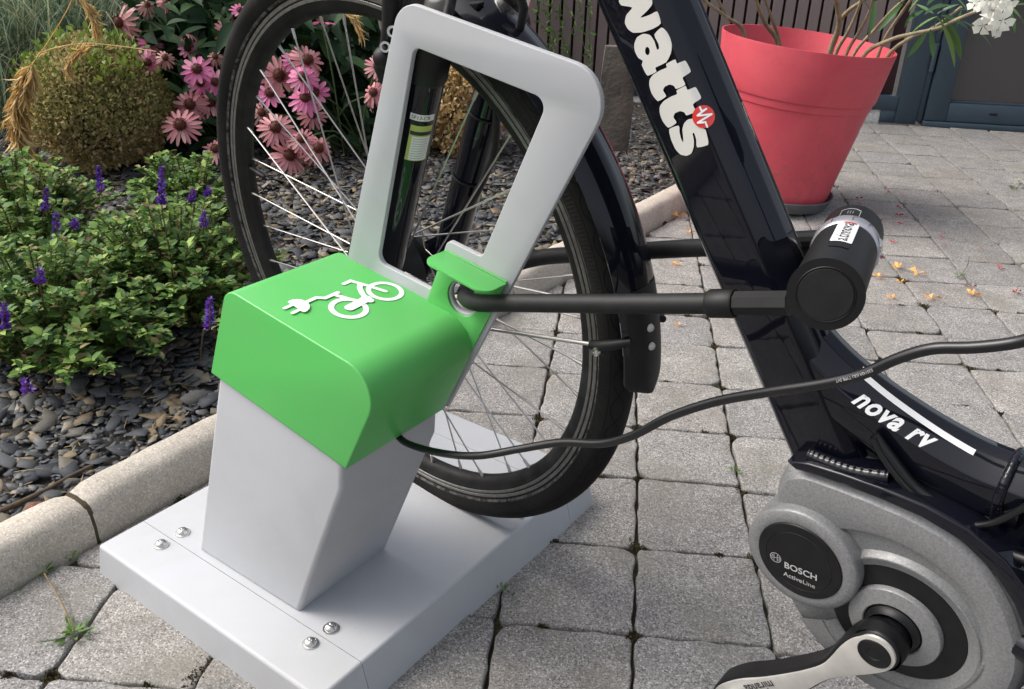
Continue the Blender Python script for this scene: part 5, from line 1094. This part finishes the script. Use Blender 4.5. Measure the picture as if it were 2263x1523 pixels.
# --- coneflowers
def petals_mesh(np_, wid, ln, drop, mat):
    V, F = [], []
    for k in range(np_):
        t = 2 * math.pi * k / np_ + random.uniform(-0.07, 0.07); l_ = ln * random.uniform(0.88, 1.08); w_ = wid * random.uniform(0.85, 1.15); dr = drop * random.uniform(0.6, 1.4); b0_ = len(V); tw = random.uniform(-0.3, 0.3)
        e, s_ = Vector((math.cos(t), math.sin(t), 0)), Vector((-math.sin(t), math.cos(t), 0))
        for (q_, ww) in ((0.18, 0.45), (0.4, 0.85), (0.65, 1.0), (0.88, 0.8), (1.0, 0.35)):
            c = e * (l_ * q_) + Vector((0, 0, -dr * l_ * q_ ** 1.6)); V += [tuple(c - s_ * (w_ * ww / 2) + Vector((0, 0, 0.12 * w_ + tw * w_ * 0.2))), tuple(c), tuple(c + s_ * (w_ * ww / 2) + Vector((0, 0, 0.12 * w_ - tw * w_ * 0.2)))]
        F += [f for i in range(4) for f in ((b0_ + 3 * i, b0_ + 3 * i + 1, b0_ + 3 * i + 4, b0_ + 3 * i + 3), (b0_ + 3 * i + 1, b0_ + 3 * i + 2, b0_ + 3 * i + 5, b0_ + 3 * i + 4))]
    me = bpy.data.meshes.new('flower'); me.from_pydata(V, [], F); me.shade_smooth(); me.materials.append(M[mat]); return me
FLM = {'p': [petals_mesh(n_, 0.30, 1.0, d_, 'petalpink') for n_, d_ in ((13, 0.25), (15, 0.4), (12, 0.15))], 'f': [petals_mesh(n_, 0.20, 1.0, d_, 'petalpale') for n_, d_ in ((19, 0.35), (21, 0.55), (18, 0.25))], 'b': [petals_mesh(n_, 0.20, 1.0, d_, 'petalbrown') for n_, d_ in ((14, 0.6), (16, 0.8))]}
def cone_mesh():
    d = []; n_ = 150
    for i in range(n_):
        z = 1 - i / n_ * 0.98; r = math.sqrt(1 - z * z); a = i * 2.39996; d.append((r * math.cos(a), r * math.sin(a), z))
    d = np.array(d); P_ = d * np.array([0.30, 0.30, 0.26]); V, F = cloud(P_, d + RNG.normal(0, 0.06, d.shape), unit(np.cross(d, RNG.normal(size=d.shape))), RNG.uniform(0.06, 0.11, n_), RNG.uniform(0.035, 0.055, n_), DIAM_V, DIAM_F)
    mb = MB(); mb.ball((0, 0, 0), (0.30, 0.30, 0.26), 12, 8); b0_ = len(mb.v); mb.v += [tuple(x) for x in V]; mb.f += [tuple(int(i) + b0_ for i in f) for f in F]
    me = mb.mesh('cone', 60, fix=False); me.materials.append(M['cone']); return me
CONE = [cone_mesh(), cone_mesh()]
FLW = [('p', 333, 96, 27), ('p', 326, 138, 25), ('b', 365, 128, 20), ('b', 416, 75, 20), ('p', 415, 107, 22), ('f', 265, 50, 36), ('f', 365, 8, 16), ('b', 476, 126, 19), ('p', 435, 154, 33), ('b', 457, 143, 24), ('p', 442, 184, 24), ('p', 476, 182, 27), ('f', 420, 232, 36), ('f', 466, 229, 30), ('f', 399, 277, 40), ('f', 505, 68, 30), ('f', 476, 330, 30),
       ('p', 712, 50, 29), ('f', 679, 133, 36), ('p', 649, 135, 27), ('f', 616, 167, 41), ('p', 669, 171, 33), ('p', 597, 207, 33), ('p', 674, 218, 34), ('p', 696, 205, 31), ('f', 690, 253, 32), ('f', 609, 283, 40), ('b', 578, 250, 28), ('f', 640, 345, 40), ('f', 703, 328, 36), ('f', 667, 308, 32), ('f', 835, 147, 30), ('f', 826, 205, 30), ('p', 530, 24, 20), ('b', 325, 12, 20)]
cfl = thing('coneflower', tuple(on_z(420, 345, 0.03)), 'pink coneflower clump beside the box shrub left of the front wheel', 'coneflower', 'coneflowers in the bed'); cfr = thing('coneflower', tuple(on_z(670, 372, 0.03)), 'pink coneflower clump seen through the spokes of the front wheel', 'coneflower', 'coneflowers in the bed')
for i, (kd, px, py, r) in enumerate(FLW):
    par = cfl if px < 515 else cfr; D_ = 2.74 + (0.16 if py < 120 else 0.0) + random.uniform(-0.05, 0.05); 
    if py > 270: D_ = 2.60
    p = at_depth(px, py, D_); R_m = r / FPX * (p - CAM).length; ax_ = ((CAM - p).normalized() * 0.9 + Vector((random.uniform(-.35, .35), random.uniform(-.35, .35), random.uniform(0.05, 0.75)))).normalized()
    if (px, py) in ((265, 50), (712, 50), (416, 75)): ax_ = (Vector((random.uniform(-.3, .3), random.uniform(-.3, .3), 1))).normalized() if px != 265 else (RIGHT * -0.6 + (CAM - p).normalized() * 0.5).normalized()
    Mx = Matrix.Translation(p) @ ax_.to_track_quat('Z', 'Y').to_matrix().to_4x4() @ Matrix.Rotation(random.uniform(0, 6.28), 4, 'Z') @ Matrix.Scale(R_m, 4)
    fl_ = put('flower', random.choice(FLM[kd]), par, Mx=Mx); put('cone', CONE[i % 2], fl_, Mx=Mx @ Matrix.Translation((0, 0, 0.06)))
    bs = Vector(par.location) + Vector((random.uniform(-.12, .12), random.uniform(0.02, .2), 0)) + VIEW * 0.12; bs.z = 0.03
    if p.z > 0.1: MB().tube(smooth_path([bs, bs.lerp(p, 0.5) + Vector((0, 0, 0.05)), p - ax_ * R_m * 0.2], 4), 0.0028, 6).build('stem', 'stemgreen', par, smooth=60)
clm = []
for v_ in range(3):
    V = []; nseg = 7; cv = 0.15 + 0.12 * v_
    for i in range(nseg + 1):
        t = i / nseg; w = 0.19 * math.sin(math.pi * min(1, t ** 0.75 * 0.98 + 0.02)) ** 0.9; z = -cv * t * t; V += [(-w, t, z + 0.35 * w), (0, t, z), (w, t, z + 0.35 * w)]
    F = [q_ for i in range(nseg) for q_ in ((3 * i, 3 * i + 1, 3 * i + 4, 3 * i + 3), (3 * i + 1, 3 * i + 2, 3 * i + 5, 3 * i + 4))]
    me = bpy.data.meshes.new('leaf'); me.from_pydata(V, [], F); me.shade_smooth(); me.materials.append(M['cfleaf']); clm.append(me)
for par, x0, x1, n_ in ((cfl, 330, 520, 85), (cfr, 500, 850, 150)):
    for i in range(n_):
        px, py = random.uniform(x0, x1), random.uniform(-10, 340 if par is cfl else 350); p = at_depth(px, py, random.uniform(2.78, 3.15))
        if p.z < 0.05: p.z = random.uniform(0.05, 0.12)
        d = Vector((random.uniform(-1, 1), random.uniform(-1, 1), random.uniform(-0.7, 0.5))) + (CAM - p).normalized() * 0.5
        put('leaf', clm[i % 3], par, Mx=frame_mx(p, d, Vector((random.uniform(-.4, .4), random.uniform(-.4, .4), 1)) + (CAM - p).normalized() * 0.5, random.uniform(0.07, 0.125)))
    n2 = 900; px = RNG.uniform(x0 - 20, x1 + 10, n2); py = RNG.uniform(-30, 345, n2); P_ = np.array([at_depth(a, b, d_) for a, b, d_ in zip(px, py, RNG.uniform(2.95, 3.4, n2))]); P_[:, 2] = np.maximum(P_[:, 2], 0.06)
    D = RNG.normal(size=(n2, 3)); D[:, 2] -= 0.2; Nn = unit(RNG.normal(size=(n2, 3)) * 0.6 + np.array([0, 0, 1.0])); ln = RNG.uniform(0.08, 0.16, n2); V, F = cloud(P_, D, Nn, ln, ln * 0.42); put('foliage', fast_mesh('foliage', V, F), par, 'cfleafm', kind='stuff')

# --- sages with purple spikes
def sage(label, c, rx, ry, hh, n_stems, spikes, seed):
    rg = np.random.default_rng(seed); th = thing('sage', (c.x, c.y, 0.03), label, 'sage', 'sages in the slate bed'); mb = MB(); LP, LD, LN, LL = [], [], [], []
    for i in range(n_stems):
        a = rg.uniform(0, 6.283); q_ = math.sqrt(rg.uniform(0, 1)); b0_ = Vector((c.x + 0.35 * rx * q_ * math.cos(a), c.y + 0.35 * ry * q_ * math.sin(a), 0.025)); e = Vector((c.x + rx * q_ * math.cos(a), c.y + ry * q_ * math.sin(a), 0.03 + hh * (1 - 0.65 * q_ ** 2.2) * rg.uniform(0.72, 1.08)))
        mid = b0_.lerp(e, 0.55) + Vector((0, 0, 0.03)); sp_ = smooth_path([b0_, mid, e], 5); mb.tube(sp_, [0.0016] * len(sp_), 4, cap=False)
        nn = int(rg.integers(16, 27))
        for k in range(nn):
            t = 0.15 + 0.85 * (k + rg.uniform()) / nn; f = t * (len(sp_) - 1); j = min(int(f), len(sp_) - 2); p = sp_[j].lerp(sp_[j + 1], f - j); td = (sp_[j + 1] - sp_[j]).normalized()
            for s_ in (0, 1):
                az = k * 1.571 + s_ * math.pi + rg.uniform(-0.4, 0.4); d = Vector((math.cos(az), math.sin(az), rg.uniform(-0.1, 0.7))) + td * 0.3
                LP.append(tuple(p)); LD.append(tuple(d)); LN.append((rg.normal(0, .35), rg.normal(0, .35), 1.0)); LL.append(rg.choice((rg.uniform(0.010, 0.018), rg.uniform(0.014, 0.024), rg.uniform(0.020, 0.032))) * (1.15 - 0.4 * t))
    LL = np.array(LL); V, F = cloud(np.array(LP), np.array(LD), np.array(LN), LL, LL * rg.uniform(0.55, 0.80, len(LL))); put('foliage', fast_mesh('foliage', V, F), th, 'salvia', kind='stuff')
    mb.build('stems', 'salviastem', th, smooth=60, kind='stuff', fix=False)
    for (px, py, ln, dp) in spikes:
        dp -= 0.09; top = at_depth(px, py - ln * 0.6, dp); bot = at_depth(px + random.uniform(-8, 8), py + ln * 0.6, dp + 0.01); ax_ = top - bot; L_ = ax_.length; n_ = max(20, int(L_ / 0.00045)); t = RNG.uniform(0, 1, n_); az = RNG.uniform(0, 6.283, n_)
        a = ax_.normalized(); u_ = a.orthogonal().normalized(); w_ = a.cross(u_); top -= VIEW * 0.0; P_ = np.array(bot) + np.outer(t, np.array(ax_)); D = np.outer(np.cos(az), np.array(u_)) + np.outer(np.sin(az), np.array(w_)) + np.array(a) * 0.4; l_ = RNG.uniform(0.006, 0.012, n_) * (1.15 - 0.55 * t)
        V, F = cloud(P_, D, unit(RNG.normal(size=(n_, 3))), l_, l_ * 0.6); put('flower_spike', fast_mesh('flower_spike', V, F), th, 'purple')
        ft = Vector((bot.x * 0.6 + c.x * 0.4, bot.y * 0.6 + c.y * 0.4, 0.06)); MB().tube(smooth_path([ft, ft.lerp(bot, 0.6) + Vector((0, 0, 0.02)), bot, top], 4), 0.0013, 5).build('stem', 'salviastem', th, smooth=60)
s1 = on_z(395, 690, 0.03); s2 = on_z(120, 780, 0.03); s3 = on_z(60, 560, 0.03); s4 = on_z(430, 500, 0.03)
sage('green sage bush next to the charging post with a purple flower spike', s1, 0.25, 0.22, 0.235, 190, [(465, 693, 55, 1.30), (358, 410, 70, 1.66)], 11)
sage('green sage bush at the lower left edge of the slate bed', s2, 0.30, 0.20, 0.215, 210, [(10, 697, 50, 1.36), (88, 612, 26, 1.40), (55, 852, 22, 1.2)], 12)
sage('dull green sage bush with several purple spikes at the left edge', s3, 0.34, 0.26, 0.215, 190, [(217, 396, 50, 1.86), (104, 441, 42, 1.82), (123, 503, 54, 1.66), (165, 493, 18, 1.62)], 13)
sage('loose sage bush between the dry box shrub and the front tyre', s4, 0.20, 0.17, 0.19, 80, [(428, 432, 22, 1.75), (462, 425, 18, 1.78), (450, 485, 30, 1.62)], 14)

# --- small climber on the fence
cl_ = thing('climbing_plant', tuple(F3(-1.33, -0.03, 0.03)), 'thin straggly green climber hanging against the fence slats', 'climber')
LPs, LDs = [], []
for k in range(9):
    x0 = 1185 + 13 * k + random.uniform(-8, 8); P_ = smooth_path([on_plane(x0 + random.uniform(-25, 25), y, F3(0, -0.02 - 0.01 * (k % 3), 0), (FN.x, FN.y, 0)) for y in (-60, 0, 45, 95, 135 + random.uniform(-20, 20))], 4); MB().tube(P_, 0.0016, 5).build('stem', 'stemgreen', cl_, smooth=60)
    for p in P_:
        for _ in range(2): LPs.append(tuple(p)); LDs.append((random.uniform(-1, 1), random.uniform(-1, 0.2), random.uniform(-1, 0.4)))
l_ = RNG.uniform(0.015, 0.035, len(LPs)); V, F = cloud(np.array(LPs), np.array(LDs), unit(RNG.normal(size=(len(LPs), 3))), l_, l_ * 0.35); put('foliage', fast_mesh('foliage', V, F), cl_, 'weed', kind='stuff')

# ================================================================== SMALL THINGS ON THE GROUND
def weed(px, py, label, n_, ln, spread, z=0.0, tall=0.0, yellow=False):
    c = on_z(px, py, z); th = thing('weed', tuple(c), label, 'weed'); az = RNG.uniform(0, 6.283, n_); P_ = np.array(c) + np.stack([np.cos(az), np.sin(az), np.zeros(n_)], 1) * RNG.uniform(0, spread, n_)[:, None] + np.array([0, 0, 0.003])
    D = np.stack([np.cos(az), np.sin(az), RNG.uniform(0.15, 0.9, n_)], 1); l_ = RNG.uniform(ln * 0.6, ln * 1.3, n_); V, F = cloud(P_, D, np.tile([0, 0, 1.0], (n_, 1)) + RNG.normal(0, .3, (n_, 3)), l_, l_ * 0.45); put('leaves', fast_mesh('leaves', V, F), th, 'weed', kind='stuff')
    if tall > 0:
        e = c + Vector((random.uniform(-.02, .02), random.uniform(-.02, .02), tall)); MB().tube(smooth_path([c, c.lerp(e, 0.5) + Vector((0.006, 0, 0)), e], 4), 0.0008, 5).build('stem', 'stemgreen', th)
        if yellow: MB().ball(e, 0.004, 8, 5).build('flower', 'yellow', th, smooth=60)
    return th
w1 = weed(165, 1400, 'small creeping weed in a paver joint left of the base plate', 26, 0.012, 0.018)
MB().tube(smooth_path([on_z(163, 1395, 0.004), on_z(140, 1340, 0.010), on_z(118, 1300, 0.012), on_z(98, 1268, 0.014)], 5), 0.0011, 6).build('runner', 'straw', w1, smooth=60)
MB().tube(smooth_path([on_z(165, 1400, 0.004), on_z(130, 1412, 0.006), on_z(90, 1418, 0.006)], 4), 0.0009, 6).build('runner', 'stemgreen', w1, smooth=60)
weed(100, 1268, 'tiny round leaved weed at the kerb foot, lower left', 7, 0.015, 0.006); weed(158, 1238, 'tiny green sprout in the kerb joint near the base plate', 5, 0.009, 0.004); weed(40, 1308, 'tiny green sprout at the kerb foot by the left edge', 6, 0.006, 0.012)
weed(1620, 1043, 'little green weed in the paver joint left of the motor', 8, 0.010, 0.012); weed(1113, 1310, 'little green weed in the joint right of the base plate', 8, 0.009, 0.012)
weed(2245, 418, 'low weed with a tiny yellow flower near the right edge', 16, 0.016, 0.02, tall=0.03, yellow=True); weed(2120, 612, 'thin weed with a pale stalk among the far pavers', 10, 0.012, 0.012, tall=0.06)
# moss plugs where the joints open out
MOSS = []
for k in range(-6, 12):
    for j in range(-8, 14):
        s0 = sline(k, j); rr_ = random.Random(k * 57 + j * 13 + 5)
        for kk in (0, 0.35, 0.7):                              # the crossing, and places along the joint
            p = CV * (cline(k, s0) + kk * 0.163) + SV * s0
            if (Vector((p.x, p.y, 0)) - CAM).length < 2.4 and (p - KA).dot(KN) > 0.01 and inframe((p.x, p.y, 0), 0.05) and rr_.random() < (0.75 if kk == 0 else 0.25): MOSS.append((p.x, p.y, rr_.uniform(0.010, 0.023) if kk == 0 else rr_.uniform(0.005, 0.012)))
for px, py, r in ((455, 1475, 0.028), (425, 1498, 0.020), (1470, 490, 0.016)): p = on_z(px, py, 0); MOSS.append((p.x, p.y, r))
VV, FF, k = [], [], 0
for mx_, my_, r in MOSS:
    c = Vector((mx_, my_, -0.0035)); n_ = 220; az = RNG.uniform(0, 6.283, n_); rr = r * np.sqrt(RNG.uniform(0, 1, n_)) * (0.7 + 0.3 * np.sin(3 * az)); P_ = np.array(c) + np.stack([np.cos(az) * rr, np.sin(az) * rr * 0.8, RNG.uniform(-0.004, 0.001, n_)], 1)
    l_ = RNG.uniform(0.003, 0.0055, n_); V, F = cloud(P_, RNG.normal(size=(n_, 3)) + np.array([0, 0, 1.2]), RNG.normal(size=(n_, 3)), l_, l_ * 0.5, DIAM_V, DIAM_F); VV.append(V); FF.append(F + k); k += len(V)
M['moss'] = random_mat('joint_moss', [(0, (0.030, 0.020, 0.011)), (0.5, (0.045, 0.038, 0.014)), (1, (0.085, 0.075, 0.028))], 0.9)
put('joint_moss', fast_mesh('joint_moss', np.concatenate(VV), np.concatenate(FF)), None, 'moss', kind='stuff', label='brown green moss tufts filling the paver joints', category='moss')
def petal_scrap(k, elong):
    V, F = [], []
    for j in range(k):
        t = 2 * math.pi * j / k + random.uniform(-.3, .3); b0_ = len(V)
        for (r, a, z) in ((0.05, 0, 0.15), (0.6, -0.3, 0.3 + random.uniform(0, .3)), (0.6, 0.3, 0.25), (1.0, 0.0, random.uniform(0.1, 0.5))): V.append((r * math.cos(t + a), r * math.sin(t + a) * elong, z))
        F += [(b0_, b0_ + 2, b0_ + 1), (b0_ + 1, b0_ + 2, b0_ + 3)]
    me = bpy.data.meshes.new('petals'); me.from_pydata(V, [], F); return me
om = [petal_scrap(5, 0.9), petal_scrap(4, 0.7), petal_scrap(5, 0.6)]; rm = [petal_scrap(3, 0.4), petal_scrap(4, 0.5), petal_scrap(2, 0.35)]
for me in om: me.materials.append(M['orange'])
for me in rm: me.materials.append(M['redpetal'])
for i, (px, py, r) in enumerate(((1498, 480, 16), (1525, 515, 11), (1575, 563, 12), (1495, 587, 12), (1443, 690, 8), (1500, 720, 12), (1985, 595, 16), (2028, 608, 20), (1942, 614, 14), (1990, 625, 10), (2058, 662, 18), (2150, 655, 18), (1972, 661, 13))):
    p = on_z(px, py, 0.0015); s_ = r / FPX * (p - CAM).length * 1.2
    put('fallen_blossom', om[i % 3], None, Mx=Matrix.Translation(p) @ Matrix.Rotation(random.uniform(0, 6.28), 4, 'Z') @ Matrix.Scale(s_, 4), label='small orange fallen blossom lying on the grey pavers', category='blossom', group='orange blossoms on the pavers')
for i, (px, py, r) in enumerate(((1968, 428, 7), (1898, 441, 9), (1905, 453, 10), (1988, 463, 10), (1985, 478, 9), (2010, 485, 9), (1940, 490, 8), (1990, 495, 6), (2090, 530, 12), (2088, 544, 8), (1975, 538, 8), (2170, 553, 8), (1950, 573, 9), (2210, 595, 10), (2178, 572, 7), (2145, 638, 12), (2245, 650, 13), (1530, 780, 0))):
    if r == 0: continue
    p = on_z(px, py, 0.0015); s_ = r / FPX * (p - CAM).length * 1.45
    put('fallen_petal', rm[i % 3], None, Mx=Matrix.Translation(p) @ Matrix.Rotation(random.uniform(0, 6.28), 4, 'Z') @ Matrix.Scale(s_, 4), label='shrivelled dark red petal lying on the far pavers', category='petal', group='red petals on the pavers')
# twig and red stone on the chips
tp_ = [on_z(x, y, 0.034) for x, y in ((-5, 1132), (60, 1103), (110, 1078), (160, 1050), (205, 1028))]
put('twig', MB().tube(smooth_path(tp_, 4), [0.0045 - 0.00012 * i for i in range(17)], 7).mesh('twig', 60), None, 'bark', label='dry brown twig lying on the slate chips near the kerb', category='twig')
put('lava_stone', MB().ball(on_z(88, 1132, 0.036), (0.019, 0.017, 0.012), 12, 8, 0.16).mesh('lava_stone', 30), None, 'lava', label='small rough red lava stone beside the kerb', category='stone')
